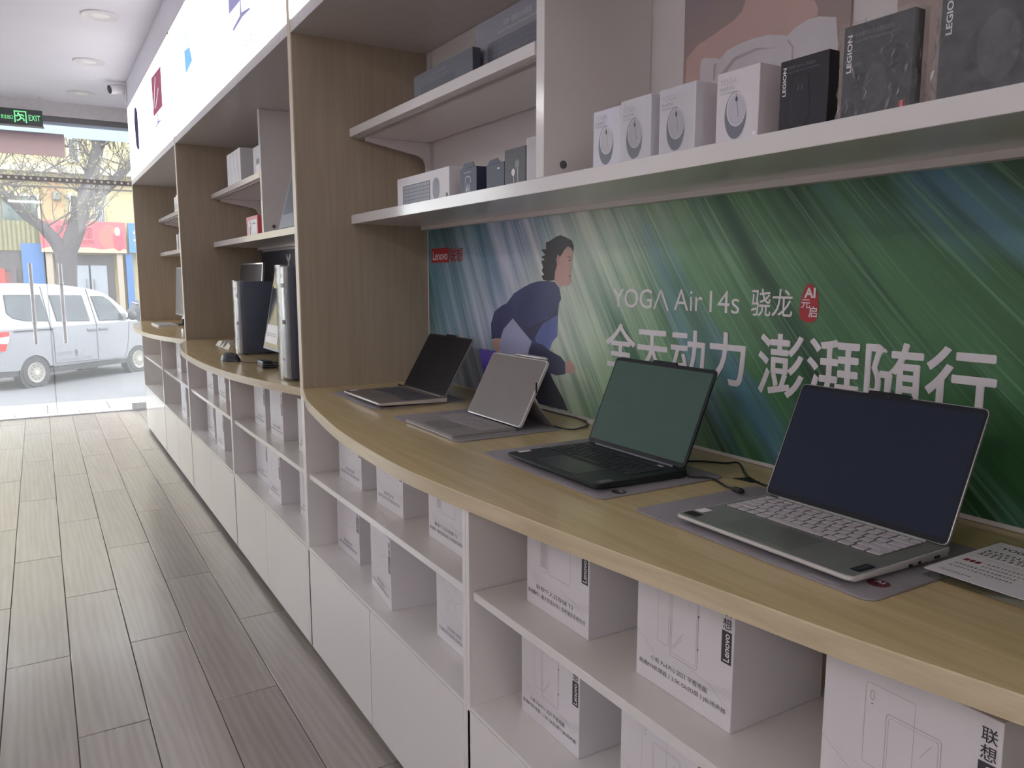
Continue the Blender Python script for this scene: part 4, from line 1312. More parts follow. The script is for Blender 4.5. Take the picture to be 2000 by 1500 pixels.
DECK4 = M('sage_silver_deck', (150, 152, 146), 0.38, 0.5, var=0.02)
SHINY = M('polished_edge', (214, 213, 212), 0.25, 0.25, var=0.02)
KEYW = M('pearl_keys', (196, 190, 194), 0.5, var=0.02)
SCR4 = M('navy_black_screen', (40, 46, 62), 0.5, var=0.03, spec=0.12)
BEZ = M('black_bezel', (30, 31, 36), 0.45, var=0.03, spec=0.2)
SCR3 = M('matte_grey_green_screen', (74, 96, 88), 0.5, var=0.03, spec=0.15)
BLKBODY = M('black_green_alloy', (40, 46, 48), 0.42, 0.3, var=0.03)
KEYB = M('black_keys', (36, 40, 44), 0.45, var=0.03)
SCR1 = M('black_matte_screen', (34, 34, 37), 0.5, var=0.03, spec=0.15)
DECK1 = M('taupe_alloy_deck', (132, 126, 122), 0.4, 0.4, var=0.02)
KEYG = M('dim_grey_keys', (84, 84, 90), 0.5)

l4 = laptop('laptop', 'silver laptop with pale keys and navy-black screen, nearest the camera', 0.545, 0.843, 0.792, 0.986, 0.951, (1.0645, 1.1275), (SHINY, DECK4, KEYW, BEZ, SCR4, M('silver_lid', (160, 160, 160), 0.3, 0.6, var=0.02), DECK4), (0.884, 0.982, 0.572, 0.832), (0.806, 0.876, 0.646, 0.770, M('sage_touchpad', (134, 137, 131), 0.32, 0.5)))
pr = Print((0, 0, 0.9513), (0, -1, 0), (1, 0, 0), 0.0003)
pr.rect('w', -0.838, -0.822, 0.826, 0.848)
pr.rect('k', -0.838, -0.813, 0.803, 0.821)
pr.rect('k', -0.565, -0.551, 0.815, 0.848)
pr.text('s', 'Lenovo', -0.563, 0.8205, width=0.022, height=0.007, turn=True, lift=.0005)
pr.rect('bar', -0.815, -0.590, 0.9870, 0.9895)
pr.ell('k', -0.630, 0.985, 0.003, 0.0015)
pr.build(l4, {'w': ('white_sticker', WHITEINK), 'k': ('black_sticker', BLACKP), 's': ('badge_lettering', GREYINK), 'bar': ('speaker_strip', M('speaker_strip_grey', (188, 184, 188), 0.5))})
for px_, w_ in ((0.905, 0.006), (0.925, 0.004), (0.960, 0.010)):
    bx('port', (px_, px_ + w_), (0.5440, 0.5456), (0.9425, 0.9455), BLACKP, l4)

l3 = laptop('laptop', 'black laptop with black keys and grey-green screen', 1.030, 1.323, 0.784, 0.985, 0.951, (1.0610, 1.1300), (BLKBODY, BLKBODY, KEYB, BEZ, SCR3, BLKBODY, M('gunmetal_hinge', (96, 98, 106), 0.35, 0.8)), (0.876, 0.962, 1.052, 1.312), (0.800, 0.866, 1.110, 1.245, M('black_touchpad', (34, 40, 41), 0.3, 0.2)), thick=0.0145)
pr = Print((0, 0, 0.9513), (0, -1, 0), (1, 0, 0), 0.0003)
pr.rect('w', -1.319, -1.307, 0.806, 0.834)
pr.rect('g', -1.050, -1.036, 0.800, 0.830)
pr.rect('w2', -1.085, -1.070, 0.968, 0.974)
pr.line('l', [(-1.29, 0.9655), (-1.06, 0.9655)], 0.0012)
pr.build(l3, {'w': ('white_sticker', WHITEINK), 'g': ('grey_badge', GREYINK), 'w2': ('power_label', WHITEINK), 'l': ('speaker_strip', GREYINK)})
l1 = laptop('laptop', 'thin taupe laptop with black screen, farthest, beside the wooden divider', 2.030, 2.330, 0.791, 0.993, 0.951, (1.0895, 1.1195), (SHINY, DECK1, KEYG, BEZ, SCR1, M('taupe_lid', (150, 146, 142), 0.3, 0.7), DECK1), (0.876, 0.972, 2.055, 2.305), (0.806, 0.868, 2.125, 2.250, M('taupe_touchpad', (122, 117, 114), 0.35, 0.4)), joined=True, thick=0.012)
pr = Print((0, 0, 0.9513), (0, -1, 0), (1, 0, 0), 0.0003)
pr.rect('w', -2.325, -2.308, 0.806, 0.832)
pr.rect('k', -2.325, -2.300, 0.797, 0.804)
pr.build(l1, {'w': ('white_sticker', WHITEINK), 'k': ('black_sticker', BLACKP)})

# tablet with kickstand, keyboard cover and pen
t2 = thing('tablet_computer', 'silver tablet on a kickstand with grey keyboard cover and pen', 'tablet', (0.92, 1.69, ZM), group='laptops on the worktop')
COVER = M('grey_fabric_cover', (140, 134, 132), 0.7, var=0.05, scale=200)
slab('keyboard_cover', COVER, t2, (0, 0, 0.9385), (1, 0, 0), (0, 1, 0), 0.779, 0.952, 1.556, 1.823, 0.006, r=0.008, bevel=0.0015)
slab('cover_edge', SHINY, t2, (0, 0, 0.9370), (1, 0, 0), (0, 1, 0), 0.7795, 0.9515, 1.5565, 1.8225, 0.0015, r=0.008)
keyboard(t2, 0.9446, 0.862, 0.945, 1.572, 1.810, M('pale_cover_keys', (158, 152, 152), 0.6), True, 'cover')
slab('touchpad', M('cover_touchpad', (130, 125, 124), 0.5), t2, (0, 0, 0.9446), (1, 0, 0), (0, 1, 0), 0.790, 0.850, 1.640, 1.745, 0.0002, r=0.003)
h0 = Vector((0.957, 0, 0.945))
d = Vector((1.0385 - 0.957, 0, 1.1005 - 0.945))
H = d.length
d.normalize()
yv = Vector((0, -1, 0))
nrm = yv.cross(d)
tb = slab('tablet_body', SHINY, t2, h0 - nrm * 0.008, yv, d, -1.823, -1.556, 0, H, 0.008, r=0.010, bevel=0.0015)
slab('screen', M('film_covered_screen', (122, 115, 110), 0.16, var=0.02, spec=0.6), tb, h0 + nrm * 0.0001, yv, d, -1.820, -1.559, 0.003, H - 0.003, 0.0003, r=0.008)
# kickstand: plate from mid-back down to the worktop
kt = h0 - nrm * 0.0085 + d * (H * 0.42)
kb = Vector((1.056, 0, ZM + 0.0008))
kd = (kb - kt)
kl = kd.length
kd.normalize()
slab('kickstand', COVER, t2, kt, yv, kd, -1.821, -1.558, 0, kl, 0.003, r=0.004)
bx('side_slot', (1.002, 1.006), (1.5546, 1.5565), (1.025, 1.050), BLACKP, t2)
pn = MB().tube([h0 + d * (H + 0.0052) - nrm * .004 + yv * a for a in (-1.712, -1.708, -1.58, -1.570)], [0.0028, 0.0044, 0.0044, 0.003], 12).build('pen', M('grey_pen', (176, 172, 172), 0.35, 0.4), t2, smooth=True)

ic = thing('info_card', 'small purple standing card half hidden behind the tablet', 'card', (1.10, 1.93, ZT))
slab('card', M('purple_card', (70, 50, 140), 0.4, var=0.25, scale=25), ic, (1.118, 0, ZT + .0004), (0, -1, 0), Vector((-0.20, 0, 0.98)).normalized(), -1.985, -1.885, 0, 0.165, 0.002, r=0.006)
slab('card_back', BOXW, ic, (1.12, 0, ZT + .0004), (0, -1, 0), Vector((0.22, 0, 0.97)).normalized(), -1.95, -1.92, 0, 0.10, 0.0015, r=0.003)

# acrylic price card at the right edge
pc = thing('price_card', 'clear acrylic block with a printed white product card, right edge', 'card', (1.0, 0.47, ZT))
ACRY = glass('clear_acrylic', (0.96, 0.98, 0.97), gloss=1.2, rough=0.03)
bx('acrylic_block', (0.908, 1.090), (0.385, 0.532), (ZM + .0002, 0.9450), ACRY, pc, bevel=0.001)
bx('paper', (0.911, 1.087), (0.387, 0.530), (0.9452, 0.9460), BOXW, pc)
pr = Print((0, 0, 0.9460), (0, -1, 0), (1, 0, 0), 0.0003)
pr.text('d', 'YOGΛ Air 14s', -0.516, 1.058, width=0.078, height=0.011, off=0.02)
for q in range(3):
    pr.greek('d', -0.522, 1.036 - q * 0.0105, 0.095 - q * 0.008, 0.0072, q)
pr.rect('l', -0.520, -0.440, 1.003, 1.0036)
for q in range(3):
    pr.rect('r', -0.520 + q * .007, -0.5145 + q * .007, 0.978, 0.988)
for q in range(4):
    pr.greek('g', -0.520 + (0.026 if q < 2 else 0), 0.984 - q * 0.0125, 0.075, 0.0045, q + 20)
pr.greek('g', -0.520, 0.925, 0.04, 0.004, 31)
pr.build(pc, {'d': ('heading', INK), 'l': ('rule', LINEINK), 'r': ('red_badge', M('badge_maroon', (128, 44, 52), 0.5)), 'g': ('small_print', GREYINK)})

# charging cables
def cable(name, label, pts, r=0.0019, plug=None, plug_end=False):
    t = thing(name, label, 'cable', (pts[0][0], pts[0][1], ZT), group='black charging cables')
    # smooth the polyline
    P = [Vector(p) for p in pts]
    sm = []
    for i in range(len(P) - 1):
        a, b_, c_, e_ = P[max(i - 1, 0)], P[i], P[i + 1], P[min(i + 2, len(P) - 1)]
        for k in range(8):
            u = k / 8
            sm.append(0.5 * ((2 * b_) + (c_ - a) * u + (2 * a - 5 * b_ + 4 * c_ - e_) * u * u + (3 * b_ - a - 3 * c_ + e_) * u ** 3))
    sm.append(P[-1])
    MB().tube(sm, r, 8).build('cord', BLACKP, t, smooth=True)
    if plug:
        a, b_ = P[-1] if plug_end else P[0], P[-2] if plug_end else P[1]
        dd = (a - b_).normalized()
        MB().tube([a - dd * 0.004, a, a + dd * 0.004, a + dd * 0.022, a + dd * 0.0225, a + dd * 0.028], [0.0022, 0.0038, 0.0048, 0.0048, 0.0032, 0.0032], 10).build('plug', BLACKP, t, smooth=True)
    return t
zc = ZT + 0.0058
cable('charging_cable', 'black cable looping behind the tablet on the worktop', [(1.062, 1.585, zc), (1.060, 1.540, zc - .001), (1.085, 1.512, zc - .003), (1.150, 1.545, zc - .003), (1.178, 1.625, zc - .003), (1.176, 1.715, zc - .003), (1.175, 1.850, zc - .003)], plug=True)
cable('charging_cable', 'black cable running from the black laptop to the worktop slot', [(1.050, 1.120, 0.9408), (1.112, 1.113, ZT + .0021), (1.140, 1.078, ZT + .0021), (1.165, 1.066, ZT + .0021), (1.116, 1.006, ZT + .0021), (1.088, 0.970, ZT + .0021)])
cable('charging_cable', 'black cable with plug lying between black and silver laptop', [(1.022, 1.068, ZM + .0021), (0.998, 1.028, ZM + .0021), (1.018, 1.008, ZM + .0021), (1.028, 0.992, ZT + .0022), (1.004, 0.946, ZT + .005), (0.996, 0.918, ZM + .005)], plug=True, plug_end=True)
cable('charging_cable', 'black cable emerging from the slot behind the silver laptop', [(1.086, 0.962, ZT + .0021), (1.079, 0.940, ZT + .0021), (1.077, 0.914, ZT + .0021), (1.076, 0.860, ZT + .0021), (1.09, 0.80, ZT + .0021)])
gr = MB().prism([(1.070, 0.990), (1.102, 0.978), (1.090, 0.945), (1.075, 0.952)], 'z', ZT + .0001, ZT + 0.0009).build('cable_slot', BLACKP)
tag(gr, 'black cable slot cover in the worktop left of the silver laptop', 'cable slot')
sk = bx('white_clip', (1.160, 1.184), (1.540, 1.562), (ZT + .0002, ZT + 0.012), BOXW, bevel=0.001)
tag(sk, 'small white clip at the foot of the poster beside black laptop', 'clip')
ah = MB().tube([(1.035, 2.47, ZT + .0032), (1.03, 2.44, ZT + .0032), (1.035, 2.415, ZT + .0032)], 0.003, 8).build('cable_end', BLACKP, smooth=True)
tag(ah, 'short black cable end behind the farthest laptop', 'cable')

# ------------------------------------------------------------------ white product cartons in the base units
def product_box(label, kind, xf, yhi, ylo, zb, h=0.203, depth=0.20, rot=0.0, group='white product cartons in the base cabinets'):
    w = yhi - ylo
    t = thing('product_carton', label, 'box', (xf, yhi, zb), rotz=rot, group=group, local=True)
    bx('carton', (0, depth), (-w, 0), (0.0003, h), BOXW, t, bevel=0.0008, seg=1)
    pr = Print((0, 0, 0), (0, -1, 0), (0, 0, 1), 0.0003)
    # swooping contour lines shared by all
    for q in range(9):
        pts = [(w * (0.10 + .9 * i / 10), 0.074 - q * 0.0045 - 0.022 * math.sin(math.pi * (i / 10) * 0.9 + q * 0.12) * (0.5 + i / 20)) for i in range(11)]
        pr.line('pale', [p for p in pts if p[1] > 0.047], 0.0005)
    pr.line('line', [(0.0, 0.082), (w * .22, 0.052)], 0.0006)
    pr.line('line', [(w * .55, 0.064), (w * .80, 0.056), (w * .985, 0.032)], 0.0006)
    if kind == 'pad':
        pr.line('line', rrect_pts(w * .24, w * .36, 0.078, 0.200, 0.003, 2), 0.0006, closed=True)
        pr.line('line', rrect_pts(w * .38, w * .665, 0.066, 0.196, 0.004, 2), 0.0009, closed=True)
        pr.line('line', rrect_pts(w * .395, w * .65, 0.071, 0.191, 0.003, 2), 0.0005, closed=True)
        pr.line('line', [(w * .56, 0.160), (w * .62, 0.184)], 0.0007)
        pr.line('line', [(w * .40, 0.080), (w * .52, 0.112)], 0.0007)
        pr.line('line', [(w * .42, 0.080), (w * .50, 0.102)], 0.0007)
        for zz in (0.098, 0.150):
            pr.rect('ink', w * .660, w * .672, zz, zz + 0.003)
        t1, t2_ = '小新 Pad Pro 2021 平板电脑', '高通870处理器丨2.5K OLED屏丨JBL扬声器'
    elif kind == 'padback':
        pr.line('line', rrect_pts(w * .27, w * .56, 0.075, 0.178, 0.004, 2), 0.0006, closed=True)
        pr.line('line', rrect_pts(w * .40, w * .71, 0.060, 0.150, 0.004, 2), 0.0009, closed=True)
        pr.line('line', rrect_pts(w * .415, w * .695, 0.064, 0.146, 0.003, 2), 0.0005, closed=True)
        pr.line('line', rrect_pts(w * .30, w * .322, 0.158, 0.170, 0.003, 3), 0.0009, closed=True)
        pr.ell('ink', w * .311, 0.153, 0.0009, 0.0009, n=8)
        pr.line('line', [(w * .60, 0.118), (w * .66, 0.138)], 0.0006)
        t1, t2_ = '小新 Pad Pro 2021 平板电脑', '高通870处理器丨2.5K OLED屏丨JBL扬声器'
    elif kind == 't2':
        pr.rect('pale', w * .24, w * .345, 0.090, 0.178)
        for q in range(10):
            pr.line('line', [(w * .25, 0.098 + q * 0.008), (w * .34, 0.104 + q * 0.008)], 0.0006, lift=.0005)
        pr.line('line', rrect_pts(w * .37, w * .72, 0.082, 0.185, 0.008, 3), 0.0008, closed=True)
        pr.line('line', rrect_pts(w * .225, w * .36, 0.082, 0.185, 0.003, 3), 0.0005, closed=True)
        t1, t2_ = '联想个人云存储 T2', '自动备份丨最大支持36TB丨多终端多系统支持'
    elif kind == 'cam':
        pr.line('line', [(w * .14, 0.160), (w * .36, 0.172), (w * .74, 0.142), (w * .52, 0.122)], 0.0009, closed=True)
        pr.line('line', [(w * .52, 0.122), (w * .52, 0.075)], 0.0007)
        pr.line('line', [(w * .30, 0.128), (w * .27, 0.085), (w * .52, 0.068), (w * .78, 0.078), (w * .78, 0.125)], 0.0007)
        pr.line('line', [(w * .40 + 0.016 * math.cos(a / 8 * math.pi), 0.104 + 0.019 * math.sin(a / 8 * math.pi)) for a in range(17)], 0.0007)
        pr.line('line', rrect_pts(w * .55, w * .72, 0.082, 0.112, 0.003, 2), 0.0006, closed=True)
        t1, t2_ = None, None
    else:
        pr.line('line', [(w * .5, 0.092), (w * .78, 0.112), (w * .78, 0.140), (w * .5, 0.165), (w * .22, 0.140), (w * .22, 0.112)], 0.0007, closed=True)
        pr.line('line', [(w * .22, 0.140), (w * .5, 0.118), (w * .78, 0.140)], 0.0006)
        pr.line('line', [(w * .5, 0.118), (w * .5, 0.092)], 0.0006)
        t1, t2_ = None, None
    if t1:
        pr.text('ink', t1, w * .17, 0.0395, width=w * .60, height=0.0095)
        pr.text('ink', t2_, w * .035, 0.0240, width=w * .915, height=0.0095)
    else:
        pr.greek('ink', w * .30, 0.040, w * .38, 0.0075, hash(kind) % 7 if False else len(label))
        pr.greek('ink', w * .07, 0.026, w * .82, 0.0075, len(label) + 3)
    # upright brand block at the right edge
    pr.rect('blk', w - 0.0225, w - 0.0035, 0.103, 0.152, lift=.0005)
    pr.text('wht', 'Lenovo', w - 0.0185, 0.1065, width=0.042, height=0.0115, off=0.012, turn=True, lift=.0008)
    pr.text('ink', '想', w - 0.0215, 0.1545, width=0.017, height=0.017, off=0.008, lift=.0005)
    pr.text('ink', '联', w - 0.0215, 0.1740, width=0.017, height=0.017, off=0.008, lift=.0005)
    pr.build(t, {'ink': ('lettering', INK), 'line': ('line_drawing', LINEINK), 'pale': ('contour_lines', PALEINK), 'blk': ('brand_block', M('brand_block_ink', (62, 58, 64), 0.5)), 'wht': ('brand_lettering', WHITEINK)})
    return t
ZA, ZC = 0.645, 0.389
product_box('white carton, cube drawing, upper shelf, farthest left of nearest bay', 'cube', 0.814, 2.460, 2.250, ZA)
product_box('white carton on upper shelf, second in the left half of nearest bay', 'cube', 0.811, 2.118, 1.922, ZA)
product_box('white storage carton on upper shelf, half behind the middle upright', 't2', 0.812, 1.760, 1.552, ZA)
product_box('white storage carton labelled T2, full front in view under the worktop', 't2', 0.812, 1.290, 1.080, ZA)
product_box('white tablet carton with big readable lettering under the silver laptop', 'pad', 0.812, 0.947, 0.738, ZA)
product_box('white tablet carton cut by the right edge of the photo', 'padback', 0.815, 0.590, 0.378, ZA)
product_box('white carton on lower shelf, farthest left of nearest bay', 'cube', 0.820, 2.516, 2.303, ZC)
product_box('white camera carton standing askew on the lower shelf', 'cam', 0.797, 2.140, 1.923, ZC, rot=-0.115)
product_box('white camera carton on lower shelf, half behind the middle upright', 'cam', 0.818, 1.733, 1.525, ZC)
product_box('white tablet carton on lower shelf below the T2 carton', 'pad', 0.820, 1.323, 1.116, ZC)
product_box('white tablet carton on lower shelf cut by bottom edge of the photo', 'padback', 0.820, 0.993, 0.785, ZC)
product_box('white carton, upper shelf of computer bay, left of the pair by the divider', 'cube', 0.806, 3.604, 3.408, ZA)
product_box('white carton, upper shelf of computer bay, right of the pair by the divider', 'pad', 0.806, 3.319, 3.121, ZA)
product_box('white carton on upper shelf almost hidden by the bay divider', 't2', 0.812, 2.925, 2.72, ZA)
product_box('white carton, lower shelf of computer bay, left of the pair by the divider', 'cam', 0.815, 3.658, 3.448, ZC)
product_box('white carton, lower shelf of computer bay, right of the pair by the divider', 'cube', 0.783, 3.310, 3.105, ZC)
product_box('white carton on lower shelf almost hidden by the bay divider', 't2', 0.815, 2.945, 2.74, ZC)
product_box('white carton under the wired mouse, upper shelf, left one', 'cube', 0.810, 4.800, 4.611, ZA)
product_box('white carton under the wired mouse, upper shelf, right one', 't2', 0.806, 4.440, 4.248, ZA)
product_box('white carton under the wired mouse, lower shelf, left one', 'pad', 0.815, 4.880, 4.670, ZC)
product_box('white carton under the wired mouse, lower shelf, right one', 'cam', 0.788, 4.460, 4.257, ZC)
product_box('white carton in the farthest bay, upper shelf, left one', 'cube', 0.812, 5.99, 5.785, ZA)
product_box('white carton in the farthest bay, upper shelf, right one', 't2', 0.812, 5.55, 5.345, ZA)
product_box('white carton in the farthest bay, lower shelf', 'cube', 0.782, 5.640, 5.430, ZC)

# ------------------------------------------------------------------ computers in the middle bay
FILM3 = glass('tower_wrap_film', (0.97, 0.97, 0.97), gloss=2.2, rough=0.07, bump=0.55, bscale=26, veil=0.06)
NAVYP = M('dark_navy_metal', (82, 90, 106), 0.45, 0.2, var=0.03)
TFRONT = M('silver_tower_front', (200, 202, 204), 0.22, 0.3, var=0.06)
def tower(label, x0, x1, y0, y1, zt):
    t = thing('desktop_tower', label, 'computer', ((x0 + x1) / 2, (y0 + y1) / 2, ZT), group='wrapped desktop towers')
    bx('case', (x0 + 0.012, x1), (y0, y1), (ZT + .006, zt), NAVYP, t, bevel=0.002)
    f = bx('front_panel', (x0, x0 + 0.012), (y0 + .002, y1 - .002), (ZT + .008, zt - .002), TFRONT, t, bevel=0.002)
    yc = (y0 + y1) / 2
    bx('bright_strip', (x0 - 0.0012, x0), (y1 - 0.030, y1 - 0.010), (ZT + .02, zt - .012), M('bright_strip', (232, 232, 232), 0.2, 0.5), f)
    bx('drive_slot', (x0 - 0.0012, x0), (y0 + .012, y1 - .038), (zt - .075, zt - .060), M('slot_grey', (110, 112, 116), 0.4), f)
    for q in range(3):
        bx('front_port', (x0 - 0.0014, x0), (y0 + .016 + q * .016, y0 + .024 + q * .016), (zt - .205, zt - .190), BLACKP, f)
    MB().lathe([(0.008, 0), (0.008, 0.002)], (x0, yc, zt - 0.035), (-1, 0, 0), 16).build('power_button', SHINY, f)
    bx('badge', (x0 - 0.001, x0), (yc - .014, yc + .014), (ZT + .07, ZT + .078), BLACKP, f)
    for fx in (x0 + 0.03, x1 - 0.03):
        for fy in (y0 + .02, y1 - .02):
            MB().lathe([(0.008, 0), (0.009, 0.0065)], (fx, fy, ZT + .0002), n=12).build('foot', BLACKP, t)
    # loose film folded round the front
    rnd = random.Random(int(x0 * 1000))
    m = MB()
    nz_ = 14
    cols = [(x0 + 0.05, y1 + .002), (x0 + .012, y1 + .003), (x0 - .004, y1 + .001), (x0 - .005, yc), (x0 - .004, y0 - .001), (x0 + .010, y0 - .003), (x0 + .03, y0 - .0022)]
    vs_ = []
    for j in range(nz_ + 1):
        z = ZT + .002 + (zt + .004 - ZT - .002) * j / nz_
        for x, y in cols:
            vs_.append((x + rnd.uniform(-.0025, .001), y + (rnd.uniform(0, .0022) if y > yc else -rnd.uniform(0, .0022)), z))
    k = len(cols)
    fs = [(j * k + i, j * k + i + 1, (j + 1) * k + i + 1, (j + 1) * k + i) for j in range(nz_) for i in range(k - 1)]
    m.add(vs_, fs).build('plastic_film', FILM3, t, smooth=True, angle=180)
    return t
tower('smaller navy desktop tower with film-wrapped silver front', 0.803, 1.09, 3.825, 3.935, 1.281)
tower('taller desktop tower in shiny film standing against the wooden divider', 0.741, 1.02, 2.765, 2.880, 1.339)

def monitor(label, y0, y1, xb, xt, zb, zt, screen, frame, foot=True, sticker=None):
    t = thing('monitor', label, 'monitor', (xb + 0.05, (y0 + y1) / 2, ZT), group='desktop monitors')
    h0 = Vector((xb, 0, zb))
    d = Vector((xt - xb, 0, zt - zb))
    H = d.length
    d.normalize()
    yv = Vector((0, -1, 0))
    nr = yv.cross(d)
    b = slab('screen_body', frame, t, h0 - nr * 0.012, yv, d, -y1, -y0, 0, H, 0.012, r=0.004, bevel=0.001)
    slab('screen', screen, b, h0 + nr * 0.0002, yv, d, -y1 + .008, -y0 - .008, .012, H - .008, 0.0004, r=0.002)
    yc = (y0 + y1) / 2
    if foot:
        MB().tube([(xb + 0.02, yc, ZT + .004), (xb + 0.028, yc, (zb + zt) / 2)], 0.014, 12).build('neck', BLACKP, t, smooth=True)
        slab('foot', BLACKP, t, (xb - 0.02, yc, ZT + .0002), (1, 0, 0), (0, 1, 0), -0.03, 0.11, -0.08, 0.08, 0.006, r=0.02)
    if sticker:
        pr = Print(h0, yv, d, 0.0012)
        pr.rect('y', -y1 + 0.035, -y1 + 0.16, H - 0.075, H - 0.012)
        for q in range(3):
            pr.greek('r', -y1 + 0.045, H - 0.030 - q * .016, 0.10, 0.008, q)
        pr.rect('w', -y1 + 0.02, -y1 + 0.22, 0.03, 0.11)
        pr.greek('g', -y1 + 0.03, 0.06, 0.16, 0.014, 3)
        pr.build(t, {'y': ('yellow_sticker', M('yellow_sticker', (232, 206, 70), 0.5)), 'r': ('sticker_text', M('sticker_ink', (190, 150, 30), 0.5)), 'w': ('energy_label', BOXW), 'g': ('label_text', GREYINK)})
    return t
monitor('dark monitor with thin silver rim behind the smaller tower', 4.27, 4.80, 1.000, 1.030, 1.030, 1.378, M('dark_monitor_screen', (64, 62, 66), 0.25), ALU)
monitor('leaning glossy monitor with yellow sticker between the two towers', 3.05, 3.580, 0.850, 0.915, 0.985, 1.325, M('glossy_monitor_screen', (60, 66, 74), 0.08, spec=0.8), M('monitor_grey', (150, 154, 160), 0.4), sticker=True)

mo = thing('wired_mouse', 'black wired mouse on the worktop in front of the smaller tower', 'mouse', (0.708, 3.575, ZT), rotz=math.radians(-67), local=True)
vs_, fs = [], []
nu, nv = 20, 9
for j in range(nv + 1):
    ph = (math.pi / 2) * j / nv
    for i in range(nu):
        a = 2 * math.pi * i / nu
        ex_ = 0.060 * math.cos(a) * (math.cos(ph) ** 0.75)
        ey_ = 0.031 * math.sin(a) * (math.cos(ph) ** 0.75) * (1 - 0.12 * math.cos(a))
        vs_.append((ex_, ey_, 0.0006 + 0.036 * math.sin(ph) * (1.0 - 0.25 * (ex_ / 0.06))))
for j in range(nv):
    for i in range(nu):
        fs.append((j * nu + i, j * nu + (i + 1) % nu, (j + 1) * nu + (i + 1) % nu, (j + 1) * nu + i))
fs.append(tuple(range(nu - 1, -1, -1)))
MB().add(vs_, fs).build('shell', M('mouse_black', (46, 48, 56), 0.35), mo, smooth=True, angle=80)
MB().lathe([(0.007, -0.003), (0.009, -0.002), (0.009, 0.002), (0.007, 0.003)], (0.034, 0, 0.026), (0, 1, 0), 14).build('wheel', BLACKP, mo, smooth=True)
bx('button_gap', (0.015, 0.055), (-0.0006, 0.0006), (0.020, 0.0315), BLACKP, mo)
cable('mouse_cable', 'thin black mouse cable trailing to the adapter by the taller tower', [(0.735, 3.518, ZT + .004), (0.757, 3.45, ZT + .0016), (0.80, 3.42, ZT + .0016), (0.81, 3.37, ZT + .0016), (0.79, 3.345, ZT + .003)], r=0.0014)
ad = thing('power_adapter', 'black power adapter with coiled lead beside the taller tower', 'adapter', (0.80, 3.24, ZT))
bx('brick', (0.765, 0.805), (3.24, 3.34), (ZT + .0003, ZT + 0.026), BLACKP, ad, bevel=0.004)
MB().tube([(0.775 + 0.03 * math.cos(a * .5), 3.17 + 0.035 * math.sin(a * .5), ZT + .003 + .0006 * a) for a in range(36)], 0.0022, 6).build('coiled_lead', BLACKP, ad, smooth=True)

cp = thing('plastic_tray', 'clear empty plastic packaging left of the smaller tower', 'packaging', (0.86, 4.30, ZT))
m = MB()
rnd = random.Random(12)
gx, gy = 8, 12
vs_ = []
for i in range(gx + 1):
    for j in range(gy + 1):
        edge = i in (0, gx) or j in (0, gy)
        vs_.append((0.80 + 0.14 * i / gx, 4.10 + 0.36 * j / gy, ZT + (0.002 if edge else rnd.uniform(0.012, 0.040))))
fs = [(i * (gy + 1) + j, (i + 1) * (gy + 1) + j, (i + 1) * (gy + 1) + j + 1, i * (gy + 1) + j + 1) for i in range(gx) for j in range(gy)]
m.add(vs_, fs).build('film', FILM3, cp)

pb2 = thing('navy_poster', 'dark navy wall poster with small white mark behind the towers', 'poster', (1.194, 3.76, 0.938))
bx('printed_sheet', (1.1885, 1.1945), (2.590, 4.942), (0.938, 1.4500), M('navy_poster_print', (60, 68, 84), 0.35, var=0.06, scale=3), pb2)
pr = Print((1.1885, 0, 0), (0, -1, 0), (0, 0, 1), 0.0005)
pr.poly('w', [(-4.37, 1.355), (-4.34, 1.355), (-4.33, 1.385), (-4.305, 1.405), (-4.30, 1.425), (-4.325, 1.425), (-4.34, 1.408), (-4.36, 1.408), (-4.368, 1.425), (-4.39, 1.425), (-4.385, 1.40), (-4.36, 1.385)])
pr.build(pb2, {'w': ('white_mark', WHITEINK)})

# niche of the middle bay
for k, (ya, yb, zz) in enumerate(((4.445, 4.528, 1.951), (4.362, 4.441, 1.951), (4.282, 4.358, 1.952), (4.205, 4.277, 1.952))):
    t = carton('slim_white_carton', ('slim white carton, farthest of four upright on the upper shelf', 'slim white carton, second of four upright on the upper shelf', 'slim white carton, third of four upright on the upper shelf', 'slim white carton, nearest of four upright on the upper shelf')[k], 'box', 0.925, 0.11, ya, yb, 1.782, zz, BOXW, group='slim white cartons')
    pr = left_face(yb, 0.925, 1.782)
    pr.rect('g', 0.030, 0.034, 0.006, 0.080)
    pr.rect('g', 0.010, 0.012, 0.06, 0.10)
    pr.build(t, {'g': ('spine_print', M('spine_grey', (150, 150, 160), 0.5))})
t = carton('accessory_carton', 'pale carton with dark picture at the right end of the upper shelf', 'box', 0.935, 0.09, 3.79, 3.975, 1.782, 1.915, M('pale_carton', (190, 190, 196), 0.45))
pr = left_face(3.975, 0.935, 1.782)
pr.rect('d', 0.06, 0.17, 0.05, 0.075)
pr.rect('w', 0.05, 0.17, 0.01, 0.045)
pr.build(t, {'d': ('dark_picture', GREYINK), 'w': ('white_picture', WHITEINK)})
t = carton('pink_carton', 'pink-red accessory box with white window on the lower shelf', 'box', 0.926, 0.10, 3.905, 4.135, 1.505, 1.597, M('pink_card', (206, 84, 100), 0.45))
pr = left_face(4.135, 0.926, 1.505)
pr.rect('w', 0.040, 0.215, 0.004, 0.074)
pr.line('d', [(0.075, 0.006), (0.075, 0.045)], 0.022, lift=.0006)
pr.line('d', [(0.07, 0.07), (0.095, 0.05), (0.10, 0.03)], 0.010, lift=.0006)
pr.line('d', [(0.13, 0.055), (0.19, 0.055)], 0.005, lift=.0006)
pr.line('d', [(0.15, 0.07), (0.14, 0.045)], 0.005, lift=.0006)
pr.build(t, {'w': ('white_window', WHITEINK), 'd': ('dark_drawing', INK)})
